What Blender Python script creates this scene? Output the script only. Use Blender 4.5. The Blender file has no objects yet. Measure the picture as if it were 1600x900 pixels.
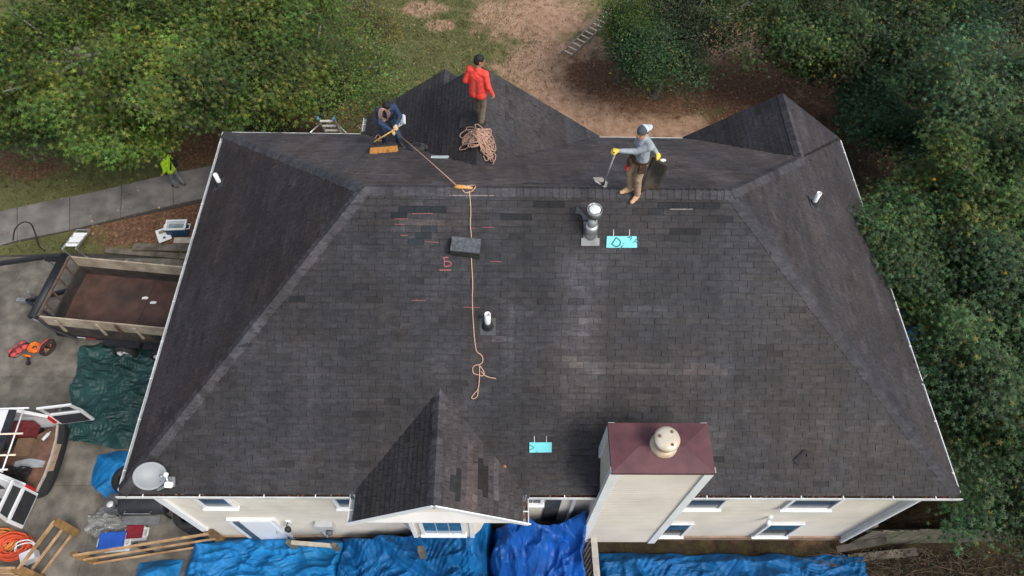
import bpy, bmesh, math, random
import numpy as np
from mathutils import Vector, Matrix, noise
R_ = math.radians
S = bpy.context.scene
COL = S.collection
random.seed(7)
# ------------------------------------------------------------------ camera
CF, PIT, ROLL, YAW, CH = 1100.6, R_(58.012), R_(2.39), R_(2.227), 19.3
fw = np.array([math.sin(YAW)*math.cos(PIT), math.cos(YAW)*math.cos(PIT), -math.sin(PIT)])
_r = np.array([math.cos(YAW), -math.sin(YAW), 0.0]); _u = np.cross(_r, fw)
r2 = math.cos(ROLL)*_r + math.sin(ROLL)*_u; u2 = -math.sin(ROLL)*_r + math.cos(ROLL)*_u
cd = bpy.data.cameras.new('camera'); cam = bpy.data.objects.new('camera', cd); COL.objects.link(cam)
cd.sensor_width = 36; cd.lens = CF*36/1600; cd.clip_end = 2000; cd.clip_start = .1
cam.matrix_world = Matrix(((r2[0], u2[0], -fw[0], 0), (r2[1], u2[1], -fw[1], 0), (r2[2], u2[2], -fw[2], CH), (0, 0, 0, 1)))
S.camera = cam
# ------------------------------------------------------------------ sky, sun, exposure (overcast)
SUN_AZ, SUN_EL = R_(128), R_(50)
W = bpy.data.worlds.new('World'); S.world = W; W.use_nodes = True
nt = W.node_tree; bg = nt.nodes['Background']
sky = nt.nodes.new('ShaderNodeTexSky'); sky.sky_type = 'NISHITA'; sky.sun_disc = False
sky.sun_elevation = SUN_EL; sky.sun_rotation = SUN_AZ; sky.air_density = 1.0; sky.dust_density = 4.0; sky.ozone_density = 1.2
hs = nt.nodes.new('ShaderNodeHueSaturation'); hs.inputs['Saturation'].default_value = .58      # cloud cover greys the sky
nt.links.new(sky.outputs[0], hs.inputs['Color']); nt.links.new(hs.outputs[0], bg.inputs[0]); bg.inputs[1].default_value = 0.12
sl = bpy.data.lights.new('sun', 'SUN'); sl.energy = 1.3; sl.angle = R_(26); sl.color = (1, .95, .88)
so = bpy.data.objects.new('sun', sl); COL.objects.link(so)
sd = Vector((math.sin(SUN_AZ)*math.cos(SUN_EL), math.cos(SUN_AZ)*math.cos(SUN_EL), math.sin(SUN_EL)))
so.rotation_euler = sd.to_track_quat('Z', 'Y').to_euler(); so.location = (0, 0, 60)
S.view_settings.view_transform = 'Standard'; S.view_settings.look = 'None'
S.view_settings.exposure = 0.68; S.view_settings.gamma = 1.0; S.view_settings.use_curve_mapping = False
S.render.engine = 'CYCLES'; S.render.resolution_x = 1024; S.render.resolution_y = 576
# ------------------------------------------------------------------ pixel helpers (a pixel gives only a direction)
O3 = np.array([0, 0, CH])
def ray(px, py): return r2*(px-800) + u2*(450-py) + fw*CF
def P(px, py, z=0.0):
    d = ray(px, py); return Vector(O3 + (z-CH)/d[2]*d)
def PY(px, py, Y):
    d = ray(px, py); return Vector(O3 + Y/d[1]*d)
def proj(p):
    d = np.asarray(p, float) - O3; k = d @ fw
    return 800 + CF*(d @ r2)/k, 450 - CF*(d @ u2)/k
# ------------------------------------------------------------------ house dimensions
EZ, SL = 5.0, .736
X0, X1, Y0, Y1 = -7.586, 9.56, 3.921, 13.898
HD = (Y1-Y0)/2; RZ = EZ+SL*HD; RA, RB, RY = X0+HD, X1-HD, Y0+HD
GX0, GX1 = -3.791, 2.798; GC, GW = (GX0+GX1)/2, (GX1-GX0)/2
GA = 5.106; AW = (X1-GA)/2; AC = X1-AW
FA, FB, FY = -2.926, .668, 3.432; FC, FW_ = (FA+FB)/2, (FB-FA)/2
LW = 2.38; LC = GX0+LW; LY = Y1+.6                       # small lower gable behind the middle gable
def roofz(x, y):
    z = min(EZ+SL*(y-Y0), EZ+SL*(Y1-y), EZ+SL*(x-X0), EZ+SL*(X1-x))
    if y > 8.9:
        z = max(z, EZ+SL*min(x-GX0, GX1-x), EZ+SL*min(x-GA, X1-x))
    elif y >= FY:
        z = max(z, EZ+SL*min(x-FA, FB-x))
    return z
def onroof(px, py, lift=0.0):
    d = ray(px, py); k = 4.0/-d[2]
    prev = None
    t = 8.0/np.linalg.norm(d)
    while True:
        p = O3 + t*d
        if p[2] <= roofz(p[0], p[1]) + lift:
            a, b = t-.02/np.linalg.norm(d), t
            for _ in range(9):
                m = (a+b)/2; p = O3 + m*d
                if p[2] <= roofz(p[0], p[1]) + lift: b = m
                else: a = m
            return Vector(p)
        t += .02/np.linalg.norm(d)
        if p[2] < 0: return Vector(p)
# ------------------------------------------------------------------ materials
MATS = {}
def mat(name, col, rough=.7, var=.15, scale=8.0, bump=0.0, bscale=40.0, metal=0.0, spec=.4, col2=None, attr=None, alpha=1.0, trans=0.0, detail=5, emit=None, stretch=None, coat=0):
    if name in MATS: return MATS[name]
    m = bpy.data.materials.new(name); m.use_nodes = True; n = m.node_tree.nodes; l = m.node_tree.links
    b = n['Principled BSDF']; b.inputs['Roughness'].default_value = rough; b.inputs['Metallic'].default_value = metal
    b.inputs['Specular IOR Level'].default_value = spec
    if coat: b.inputs['Coat Weight'].default_value = coat
    geo = n.new('ShaderNodeNewGeometry'); src = geo.outputs['Position']
    if stretch:
        mp = n.new('ShaderNodeMapping'); mp.inputs['Scale'].default_value = stretch; l.new(src, mp.inputs[0]); src = mp.outputs[0]
    nz = n.new('ShaderNodeTexNoise'); nz.inputs['Scale'].default_value = scale; nz.inputs['Detail'].default_value = detail
    l.new(src, nz.inputs['Vector'])
    rp = n.new('ShaderNodeMapRange'); rp.inputs[1].default_value = .3; rp.inputs[2].default_value = .7
    rp.inputs[3].default_value = 1-var; rp.inputs[4].default_value = 1+var; l.new(nz.outputs[0], rp.inputs[0])
    mx = n.new('ShaderNodeMix'); mx.data_type = 'RGBA'; mx.blend_type = 'MULTIPLY'; mx.inputs[0].default_value = 1
    if attr:
        a = n.new('ShaderNodeAttribute'); a.attribute_name = attr; l.new(a.outputs['Color'], mx.inputs[6])
    elif col2:
        m2 = n.new('ShaderNodeMix'); m2.data_type = 'RGBA'; m2.inputs[6].default_value = (*col, 1); m2.inputs[7].default_value = (*col2, 1)
        n2 = n.new('ShaderNodeTexNoise'); n2.inputs['Scale'].default_value = scale*.35; n2.inputs['Detail'].default_value = 6; l.new(src, n2.inputs['Vector'])
        r3 = n.new('ShaderNodeMapRange'); r3.inputs[1].default_value = .42; r3.inputs[2].default_value = .62; l.new(n2.outputs[0], r3.inputs[0])
        l.new(r3.outputs[0], m2.inputs[0]); l.new(m2.outputs[2], mx.inputs[6])
    else: mx.inputs[6].default_value = (*col, 1)
    l.new(rp.outputs[0], mx.inputs[7]); l.new(mx.outputs[2], b.inputs['Base Color'])
    if bump:
        bz = n.new('ShaderNodeTexNoise'); bz.inputs['Scale'].default_value = bscale; bz.inputs['Detail'].default_value = 6; l.new(src, bz.inputs['Vector'])
        bp = n.new('ShaderNodeBump'); bp.inputs['Strength'].default_value = bump; bp.inputs['Distance'].default_value = .02
        l.new(bz.outputs[0], bp.inputs['Height']); l.new(bp.outputs[0], b.inputs['Normal'])
    if alpha < 1: b.inputs['Alpha'].default_value = alpha
    if trans: b.inputs['Transmission Weight'].default_value = trans
    MATS[name] = m; return m
M_white = mat('white_trim', (.74, .76, .78), .45, .06, 3)
M_wgut = mat('white_gutter_metal', (.66, .68, .68), .4, .14, 2.5, col2=(.5, .52, .5))
M_black = mat('black_rubber', (.018, .018, .02), .75, .3, 12, .3)
M_blackp = mat('black_paint', (.02, .022, .026), .4, .3, 9)
M_steel = mat('galvanised_steel', (.42, .44, .45), .38, .22, 6, metal=.7, col2=(.3, .31, .31))
M_alu = mat('aluminium', (.6, .61, .62), .35, .12, 6, metal=.8)
M_rope = mat('rope_fibre', (.6, .38, .27), .85, .25, 60, .8, 220)
M_rope2 = mat('rope_fibre_pale', (.5, .32, .24), .85, .3, 40, .8, 220)
M_glass = mat('window_glass', (.035, .042, .048), .2, .2, 1.5, spec=.45)
M_skin = mat('skin', (.5, .27, .18), .55, .1, 20)
M_skind = mat('skin_tan', (.33, .17, .105), .55, .1, 20)
M_wood = mat('new_timber', (.42, .27, .15), .75, .25, 5, .3, 30, col2=(.3, .18, .09))
M_woodg = mat('weathered_timber', (.15, .13, .105), .85, .3, 5, .5, 25, col2=(.085, .075, .06))
M_woodp = mat('pale_trailer_board', (.4, .34, .26), .8, .25, 3, .3, 30, col2=(.28, .23, .17))
M_bark = mat('bark', (.12, .1, .08), .9, .35, 9, .8, 14, col2=(.2, .18, .15))
# ------------------------------------------------------------------ object helpers
MW = {}
def tag(o, label=None, cat=None, group=None, kind=None):
    if label: o['label'] = label
    if cat: o['category'] = cat
    if group: o['group'] = group
    if kind: o['kind'] = kind
    return o
def root(name, loc, label, cat, group=None, rz=0.0):
    o = bpy.data.objects.new(name, None); COL.objects.link(o); o.location = loc; o.rotation_euler = (0, 0, rz)
    o.empty_display_size = .2
    MW[o.name] = Matrix.Translation(Vector(loc)) @ Matrix.Rotation(rz, 4, 'Z')
    return tag(o, label, cat, group)
def link(name, me, material, parent=None, smooth=False):
    o = bpy.data.objects.new(name, me); COL.objects.link(o)
    if material is not None and len(me.materials) == 0: me.materials.append(material)
    if parent is not None: o.parent = parent
    MW[o.name] = MW.get(parent.name, Matrix()) if parent is not None else Matrix()
    if smooth: me.shade_smooth()
    return o
class MB:
    def __init__(s): s.v = []; s.f = []; s.c = []
    def quadbox(s, p):                       # 8 points: bottom 0-3 ccw, top 4-7
        b = len(s.v); s.v += [tuple(q) for q in p]
        s.f += [(b+3, b+2, b+1, b), (b+4, b+5, b+6, b+7)] + [(b+i, b+(i+1) % 4, b+4+(i+1) % 4, b+4+i) for i in range(4)]
        return s
    def box(s, c, d, rot=None):
        hx, hy, hz = d[0]/2, d[1]/2, d[2]/2; c = Vector(c)
        p = [Vector(q) for q in ((-hx, -hy, -hz), (hx, -hy, -hz), (hx, hy, -hz), (-hx, hy, -hz), (-hx, -hy, hz), (hx, -hy, hz), (hx, hy, hz), (-hx, hy, hz))]
        if rot is not None: p = [rot @ q for q in p]
        return s.quadbox([c+q for q in p])
    def bar(s, a, b, w, h, up=(0, 0, 1)):    # beam from a to b, w across, h along up
        a, b = Vector(a), Vector(b); d = (b-a).normalized(); up = Vector(up)
        x = d.cross(up)
        if x.length < 1e-4: x = d.cross(Vector((0, 1, 0)))
        x.normalize(); u = x.cross(d).normalized()
        q = lambda p: [p - x*w/2 - u*h/2, p + x*w/2 - u*h/2, p + x*w/2 + u*h/2, p - x*w/2 + u*h/2]
        A, B = q(a), q(b); n = len(s.v); s.v += [tuple(t) for t in A+B]
        s.f += [(n, n+1, n+2, n+3), (n+7, n+6, n+5, n+4)] + [(n+4+i, n+4+(i+1) % 4, n+(i+1) % 4, n+i) for i in range(4)]
        return s
    def tube(s, pts, r, n=8, caps=True, taper=None):
        pts = [Vector(p) for p in pts]; b = len(s.v); N = len(pts); prev = None
        for i, p in enumerate(pts):
            d = (pts[min(i+1, N-1)] - pts[max(i-1, 0)])
            if d.length < 1e-9: d = Vector((0, 0, 1))
            d.normalize()
            if prev is None:
                x = d.orthogonal().normalized()
            else:
                x = prev - d*prev.dot(d)
                if x.length < 1e-5: x = d.orthogonal()
                x.normalize()
            prev = x; y = d.cross(x)
            rr = r[i] if isinstance(r, (list, tuple)) else r
            for k in range(n):
                a = 2*math.pi*k/n; s.v.append(tuple(p + x*(math.cos(a)*rr) + y*(math.sin(a)*rr)))
        for i in range(N-1):
            for k in range(n):
                k2 = (k+1) % n; s.f.append((b+i*n+k, b+i*n+k2, b+(i+1)*n+k2, b+(i+1)*n+k))
        if caps: s.f.append(tuple(b+k for k in range(n-1, -1, -1))); s.f.append(tuple(b+(N-1)*n+k for k in range(n)))
        return s
    def lathe(s, prof, c, axis=(0, 0, 1), n=20):
        c = Vector(c); q = Vector((0, 0, 1)).rotation_difference(Vector(axis)); b = len(s.v); N = len(prof)
        for (r, z) in prof:
            for k in range(n):
                a = 2*math.pi*k/n; s.v.append(tuple(c + q @ Vector((math.cos(a)*r, math.sin(a)*r, z))))
        for i in range(N-1):
            for k in range(n):
                k2 = (k+1) % n; s.f.append((b+i*n+k, b+i*n+k2, b+(i+1)*n+k2, b+(i+1)*n+k))
        if prof[0][0] > 1e-4: s.f.append(tuple(b+k for k in range(n-1, -1, -1)))
        if prof[-1][0] > 1e-4: s.f.append(tuple(b+(N-1)*n+k for k in range(n)))
        return s
    def poly(s, pts):
        b = len(s.v); s.v += [tuple(p) for p in pts]; s.f.append(tuple(range(b, b+len(pts)))); return s
    def slab(s, pts, th, up=(0, 0, 1)):      # polygon (top face) with thickness below
        b = len(s.v); n = len(pts); up = Vector(up)
        s.v += [tuple(Vector(p)) for p in pts] + [tuple(Vector(p)-up*th) for p in pts]
        s.f.append(tuple(range(b, b+n))); s.f.append(tuple(range(b+2*n-1, b+n-1, -1)))
        for i in range(n): s.f.append((b+i, b+n+i, b+n+(i+1) % n, b+(i+1) % n))
        return s
    def ell(s, c, r, rot=None, n=12, m=8):
        c = Vector(c); b = len(s.v)
        for i in range(m+1):
            t = math.pi*i/m
            for k in range(n):
                a = 2*math.pi*k/n; v = Vector((r[0]*math.sin(t)*math.cos(a), r[1]*math.sin(t)*math.sin(a), r[2]*math.cos(t)))
                if rot is not None: v = rot @ v
                s.v.append(tuple(c+v))
        for i in range(m):
            for k in range(n):
                k2 = (k+1) % n; s.f.append((b+i*n+k, b+(i+1)*n+k, b+(i+1)*n+k2, b+i*n+k2))
        return s
    def mesh(s, name): 
        me = bpy.data.meshes.new(name); me.from_pydata(s.v, [], s.f); me.update(); return me
    def build(s, name, material, parent=None, world=False, smooth=False, bevel=0.0):
        if world and parent is not None:
            inv = MW[parent.name].inverted(); s.v = [tuple(inv @ Vector(p)) for p in s.v]
        o = link(name, s.mesh(name), material, parent, smooth)
        if bevel:
            bm = bmesh.new(); bm.from_mesh(o.data)
            bmesh.ops.remove_doubles(bm, verts=bm.verts, dist=1e-5)
            bmesh.ops.bevel(bm, geom=bm.edges[:], offset=bevel, segments=2, affect='EDGES', clamp_overlap=True); bm.to_mesh(o.data); bm.free()
        return o
def fastmesh(name, V, F, cols=None, nper=4):
    me = bpy.data.meshes.new(name); nv, nf = len(V), len(F)
    me.vertices.add(nv); me.vertices.foreach_set('co', np.asarray(V, np.float32).ravel())
    me.loops.add(nf*nper); me.loops.foreach_set('vertex_index', np.asarray(F, np.int32).ravel())
    me.polygons.add(nf); me.polygons.foreach_set('loop_start', np.arange(0, nf*nper, nper, dtype=np.int32))
    me.polygons.foreach_set('loop_total', np.full(nf, nper, np.int32))
    if cols is not None:
        a = me.attributes.new('Col', 'FLOAT_COLOR', 'FACE'); c = np.ones((nf, 4), np.float32); c[:, :3] = cols; a.data.foreach_set('color', c.ravel())
    me.update(calc_edges=True); me.validate(); return me
def ns(*a): return noise.noise(Vector(a))

# ================================================================== GROUND
def ground():
    def axis(lo, hi, step, far):
        a = list(np.arange(lo, hi+1e-6, step)); L = [lo-far, lo-far*.4, lo-far*.15, lo-far*.06, lo-far*.025]; Rr = [hi+far*.025, hi+far*.06, hi+far*.15, hi+far*.4, hi+far]
        return np.array(L+a+Rr)
    xs = axis(-24, 26, .22, 220); ys = axis(-2, 30, .22, 220)
    nx, ny = len(xs), len(ys)
    XX, YY = np.meshgrid(xs, ys, indexing='ij')
    V = np.zeros((nx*ny, 3)); V[:, 0] = XX.ravel(); V[:, 1] = YY.ravel()
    dirtB = [(835, 25, 95, 42), (870, 105, 95, 50), (905, 165, 150, 45), (1010, 200, 130, 24), (1160, 95, 60, 45), (1240, 130, 60, 50), (1300, 185, 45, 45), (662, 12, 30, 14), (770, 20, 35, 20), (690, 38, 22, 10), (1130, 60, 40, 25), (585, 190, 40, 18), (1190, 150, 60, 40)]
    litB = [(440, 180, 130, 34), (560, 165, 75, 40), (250, 350, 130, 45), (180, 335, 40, 20), (1040, 150, 130, 36), (940, 120, 60, 35), (1270, 210, 110, 60), (1180, 130, 90, 50), (1390, 210, 150, 70), (1180, 190, 80, 30), (1380, 120, 150, 90), (300, 230, 60, 40), (1500, 870, 250, 70), (40, 255, 60, 25), (1380, 830, 120, 60), (800, 870, 900, 45)]
    shadeSoilB = [(1400, 230, 150, 80), (1500, 865, 230, 60), (800, 875, 900, 45), (1480, 120, 160, 90), (1230, 215, 40, 25), (1420, 600, 150, 250), (420, 200, 60, 20)]  # dark soil; the right side blobs also paint in tree shade
    shadeSoil = np.zeros(nx*ny); dirt = np.zeros(nx*ny); lit = np.zeros(nx*ny); z = np.zeros(nx*ny)
    D = V - O3; K = D @ fw; ok = K > 1
    px = np.where(ok, 800+CF*(D @ r2)/np.where(ok, K, 1), 9e9); py = np.where(ok, 450-CF*(D @ u2)/np.where(ok, K, 1), 9e9)
    for (a, b, rx, ry) in dirtB: dirt = np.maximum(dirt, np.clip(1.5-np.hypot((px-a)/rx, (py-b)/ry), 0, 1))
    for (a, b, rx, ry) in litB: lit = np.maximum(lit, np.clip(1.5-np.hypot((px-a)/rx, (py-b)/ry), 0, 1))
    for (a, b, rx, ry) in shadeSoilB: shadeSoil = np.maximum(shadeSoil, np.clip(1.5-np.hypot((px-a)/rx, (py-b)/ry), 0, 1))
    for i in range(nx*ny):
        x, y = V[i, 0], V[i, 1]
        if -25 < x < 27 and -3 < y < 31:
            near = (X0-.6 < x < X1+.6 and Y0-2 < y < Y1+.6) or x < -6
            z[i] = (ns(x*.5, y*.5, 3.1)*.05 + ns(x*2.1, y*2.1, 8.)*.025 + ns(x*.16, y*.16, .4)*.12)*(0.15 if near else 1) - .03
        else: z[i] = -.05
    V[:, 2] = z
    I = np.arange(nx*ny).reshape(nx, ny)
    F = np.stack([I[:-1, :-1], I[1:, :-1], I[1:, 1:], I[:-1, 1:]], -1).reshape(-1, 4)
    me = fastmesh('ground', V, F)
    for nm, arr in (('dirt', dirt), ('litter', lit), ('shade_soil', shadeSoil)):
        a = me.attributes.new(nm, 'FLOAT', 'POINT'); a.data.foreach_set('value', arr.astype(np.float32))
    m = bpy.data.materials.new('ground_soil_grass'); m.use_nodes = True; n = m.node_tree.nodes; l = m.node_tree.links; b = n['Principled BSDF']
    b.inputs['Roughness'].default_value = .95; b.inputs['Specular IOR Level'].default_value = .15
    geo = n.new('ShaderNodeNewGeometry')
    def nz(s, d=6, r=.6):
        q = n.new('ShaderNodeTexNoise'); q.inputs['Scale'].default_value = s; q.inputs['Detail'].default_value = d; q.inputs['Roughness'].default_value = r
        l.new(geo.outputs['Position'], q.inputs['Vector']); return q.outputs[0]
    def ramp(src, stops):
        q = n.new('ShaderNodeValToRGB'); e = q.color_ramp.elements
        e[0].position, e[0].color = stops[0][0], (*stops[0][1], 1); e[1].position, e[1].color = stops[-1][0], (*stops[-1][1], 1)
        for p_, c_ in stops[1:-1]: k = e.new(p_); k.color = (*c_, 1)
        l.new(src, q.inputs[0]); return q.outputs[0]
    def mix(f, a, b_):
        q = n.new('ShaderNodeMix'); q.data_type = 'RGBA'; l.new(f, q.inputs[0]); l.new(a, q.inputs[6]); l.new(b_, q.inputs[7]); return q.outputs[2]
    def mask(attr, s, k=2.0):
        a = n.new('ShaderNodeAttribute'); a.attribute_name = attr
        q = n.new('ShaderNodeMath'); q.operation = 'MULTIPLY_ADD'; q.inputs[1].default_value = k; l.new(nz(s, 8, .7), q.inputs[0]); l.new(a.outputs['Fac'], q.inputs[2])
        r = n.new('ShaderNodeMapRange'); r.inputs[1].default_value = 1.3; r.inputs[2].default_value = 1.78; l.new(q.outputs[0], r.inputs[0]); return r.outputs[0]
    grass = ramp(nz(2.2, 9, .72), [(.3, (.07, .062, .028)), (.45, (.1, .108, .042)), (.58, (.125, .136, .056)), (.7, (.18, .15, .08))])
    dirtc = ramp(nz(3.5, 9, .7), [(.28, (.2, .115, .07)), (.45, (.31, .195, .13)), (.6, (.39, .265, .185)), (.75, (.3, .195, .13))])
    litc = ramp(nz(9, 8, .8), [(.33, (.045, .026, .016)), (.47, (.12, .066, .04)), (.57, (.2, .11, .068)), (.68, (.3, .19, .13))])
    c = mix(mask('dirt', 1.1), grass, dirtc); c = mix(mask('litter', 1.5), c, litc)
    shadeSoilc = ramp(nz(4, 8, .75), [(.3, (.018, .013, .009)), (.48, (.04, .029, .02)), (.6, (.05, .046, .02)), (.72, (.09, .06, .04))])
    c = mix(mask('shade_soil', 1.3), c, shadeSoilc)
    l.new(c, b.inputs['Base Color'])
    bp = n.new('ShaderNodeBump'); bp.inputs['Strength'].default_value = .8; bp.inputs['Distance'].default_value = .05; l.new(nz(14, 8, .75), bp.inputs['Height']); l.new(bp.outputs[0], b.inputs['Normal'])
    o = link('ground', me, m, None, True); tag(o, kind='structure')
    return px, py
ground()
M_conc = mat('concrete', (.17, .162, .15), .9, .28, 2.2, .5, 60, col2=(.125, .12, .112), detail=9)
M_concd = mat('concrete_drive', (.17, .157, .133), .9, .32, 3.0, .5, 60, col2=(.1, .09, .075), detail=10)
def paving():
    # walkway slabs
    w = MB()
    A = [P(-260, 385), P(-80, 352), P(28, 325), P(110, 309), P(191, 291), P(270, 272), P(345, 258), P(420, 244)]
    B = [P(-260, 440), P(-80, 407), P(28, 376), P(110, 360), P(189, 340), P(272, 321), P(345, 305), P(420, 293)]
    wk = MB().slab([Vector((p.x, p.y, .012)) for p in (B[0], B[-1], A[-1], A[0])], .08).build('walkway', mat('joint_soil', (.05, .045, .04), .95)); tag(wk, kind='structure')
    for i in range(len(A)-1):
        g = .006
        q = [B[i].lerp(B[i+1], g), B[i+1].lerp(B[i], g), A[i+1].lerp(A[i], g), A[i].lerp(A[i+1], g)]
        MB().slab([Vector((p.x, p.y, .035+.006*((i*7) % 3))) for p in q], .06).build('slab', M_conc, wk)
    # driveway slabs
    dv = MB().slab([(-30, -1, .004), (-7.3, -1, .004), (-7.3, 13.0, .004), (-14, 13.25, .004), (-30, 12.3, .004)], .05).build('driveway', mat('joint_soil', (.05, .045, .04))); tag(dv, kind='structure')
    xs = [-30, -25, -21, -17.2, -13.9, -10.6, -7.32]; ys = [-1, 2.4, 5.6, 8.8, 12.9]
    for i in range(6):
        for j in range(4):
            x0, x1, y0, y1 = xs[i]+.004, xs[i+1]-.004, ys[j]+.004, ys[j+1]-.004
            yt = y1 if j < 3 else (13.2+ (12.55-13.2)*max(0, (-14-x0)/16) if x0 < -14 else 13.05)
            yt2 = y1 if j < 3 else (13.2+ (12.55-13.2)*max(0, (-14-x1)/16) if x1 < -14 else 13.05)
            MB().slab([(x0, y0, .02), (x1, y0, .02), (x1, yt2, .02), (x0, yt, .02)], .03).build('slab', M_concd, dv)
paving()

# ================================================================== HOUSE
house = root('house', (1, 9, 0), 'large two storey house with dark hip roof, cream siding and white gutters', 'house')
def shingle_mat():
    m = bpy.data.materials.new('asphalt_shingle'); m.use_nodes = True; n = m.node_tree.nodes; l = m.node_tree.links; b = n['Principled BSDF']
    b.inputs['Roughness'].default_value = .72; b.inputs['Specular IOR Level'].default_value = .32
    geo = n.new('ShaderNodeNewGeometry'); at = n.new('ShaderNodeAttribute'); at.attribute_name = 'Col'
    def nz(s, d, rg=.6, st=None):
        v = geo.outputs['Position']
        if st:
            mp = n.new('ShaderNodeMapping'); mp.inputs['Scale'].default_value = st; l.new(v, mp.inputs[0]); v = mp.outputs[0]
        q = n.new('ShaderNodeTexNoise'); q.inputs['Scale'].default_value = s; q.inputs['Detail'].default_value = d; q.inputs['Roughness'].default_value = rg; l.new(v, q.inputs['Vector']); return q.outputs[0]
    def mr(s, a, b_, c, d):
        q = n.new('ShaderNodeMapRange'); q.inputs[1].default_value = a; q.inputs[2].default_value = b_; q.inputs[3].default_value = c; q.inputs[4].default_value = d; l.new(s, q.inputs[0]); return q.outputs[0]
    def mul(a, b_):
        q = n.new('ShaderNodeMath'); q.operation = 'MULTIPLY'; l.new(a, q.inputs[0]); l.new(b_, q.inputs[1]); return q.outputs[0]
    fine = mr(nz(85, 4, .8), .3, .7, .55, 1.5)
    big = mul(mr(nz(.5, 6, .65), .3, .7, .66, 1.34), mr(nz(2.7, 8, .75), .3, .7, .8, 1.2))
    streak = mr(nz(1.0, 5, .65, (2.6, .2, .2)), .3, .7, .76, 1.26)
    dash = mul(mr(nz(1.0, 3, .6, (4.5, 14, 14)), .34, .66, .72, 1.28), mr(nz(30, 4, .8), .3, .7, .7, 1.32))
    f = mul(mul(mul(fine, big), streak), dash)
    # pale zinc wash below the metal flue and a thin one below the small vent
    sx = n.new('ShaderNodeSeparateXYZ'); l.new(geo.outputs['Position'], sx.inputs[0])
    def wash(xc, wd, ytop, ylow, amt):
        a = n.new('ShaderNodeMath'); a.operation = 'SUBTRACT'; a.inputs[1].default_value = xc; l.new(sx.outputs[0], a.inputs[0])
        ab = n.new('ShaderNodeMath'); ab.operation = 'ABSOLUTE'; l.new(a.outputs[0], ab.inputs[0])
        e = mr(ab.outputs[0], wd*.25, wd, 1, 0)
        t = mr(sx.outputs[1], ytop-.25, ytop, 1, 0); lo = mr(sx.outputs[1], ylow, ylow+1.6, 0, 1)
        w = mul(mul(e, t), mul(lo, mr(nz(2.5, 5, .7, (3, .6, .6)),   .25, .7, .62, 1.06)))
        return mr(w, 0, 1, 1, amt)
    f = mul(mul(f, wash(1.62, .62, 8.05, 4.9, 2.1)), wash(.28, .09, 7.35, 5.6, 1.5))
    mx = n.new('ShaderNodeMix'); mx.data_type = 'RGBA'; mx.blend_type = 'MULTIPLY'; mx.inputs[0].default_value = 1
    hu = n.new('ShaderNodeMix'); hu.data_type = 'RGBA'; hu.inputs[6].default_value = (.95, 1.0, 1.07, 1); hu.inputs[7].default_value = (1.06, 1.0, .97, 1); l.new(mr(nz(.9, 6, .65, (1, .5, .5)), .38, .62, 0, 1), hu.inputs[0])
    m2 = n.new('ShaderNodeMix'); m2.data_type = 'RGBA'; m2.blend_type = 'MULTIPLY'; m2.inputs[0].default_value = 1
    l.new(at.outputs['Color'], mx.inputs[6]); l.new(f, mx.inputs[7]); l.new(mx.outputs[2], m2.inputs[6]); l.new(hu.outputs[2], m2.inputs[7]); l.new(m2.outputs[2], b.inputs['Base Color'])
    bp = n.new('ShaderNodeBump'); bp.inputs['Strength'].default_value = .55; bp.inputs['Distance'].default_value = .004; l.new(nz(120, 3, .7), bp.inputs['Height']); l.new(bp.outputs[0], b.inputs['Normal'])
    return m
M_sh = shingle_mat()
SB = np.array([.0290, .0278, .0298])
def clip(poly, conv):
    for i in range(len(conv)):
        a, b = conv[i], conv[(i+1) % len(conv)]; out = []
        ex, ey = b[0]-a[0], b[1]-a[1]
        side = lambda p: ex*(p[1]-a[1]) - ey*(p[0]-a[0])
        for k in range(len(poly)):
            p, q = poly[k], poly[(k+1) % len(poly)]; sp, sq = side(p), side(q)
            if sp >= 0: out.append(p)
            if (sp >= 0) != (sq >= 0):
                t = sp/(sp-sq); out.append((p[0]+(q[0]-p[0])*t, p[1]+(q[1]-p[1])*t))
        poly = out
        if len(poly) < 3: return []
    return poly
TABS = []      # (projected area, verts, faces, colour)
DECK = MB()
# replaced / torn tabs, read off the photo: centre px, half size, colour factor
PATCH = [(655, 327, 44, 5, (.42, .6, .7)), (625, 337, 13, 5, (.4, .5, .6)), (660, 366, 12, 11, (.55, .75, .85)), (462, 470, 12, 5, (.35, .55, .65)), (805, 339, 30, 6, (.45, .52, .62)), (862, 318, 26, 5, (.4, .5, .6)), (1080, 322, 45, 5, (.42, .52, .62)), (1034, 330, 13, 6, (.7, .85, 1.0)), (1070, 363, 13, 5, (.4, .45, .52)), (1143, 342, 12, 6, (.5, .58, .66)),
 (943, 373, 7, 5, (.4, .42, .46)), (1122, 716, 9, 5, (.35, .37, .42)), (1105, 577, 28, 5, (1.55, 1.42, 1.35)), (985, 575, 75, 5, (1.25, 1.25, 1.22)), (893, 566, 14, 5, (1.4, 1.4, 1.25)), (1020, 487, 50, 11, (1.2, 1.2, 1.15)), (772, 525, 12, 5, (1.3, 1.2, 1.2)), (714, 757, 8, 13, (.4, .5, .55)), (753, 750, 7, 22, (.45, .42, .42)), (772, 755, 5, 30, (1.5, 1.5, 1.5)), (737, 740, 6, 60, (1.3, 1.15, 1.1)), (630, 345, 60, 4, (1.2, 1.1, 1.05)), (650, 352, 70, 5, (1.15, 1.1, 1.05)), (740, 302, 40, 7, (.8, .9, 1.0)), (690, 600, 30, 5, (.75, .72, .72)), (560, 480, 60, 4, (1.15, 1.1, 1.05))]
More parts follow.
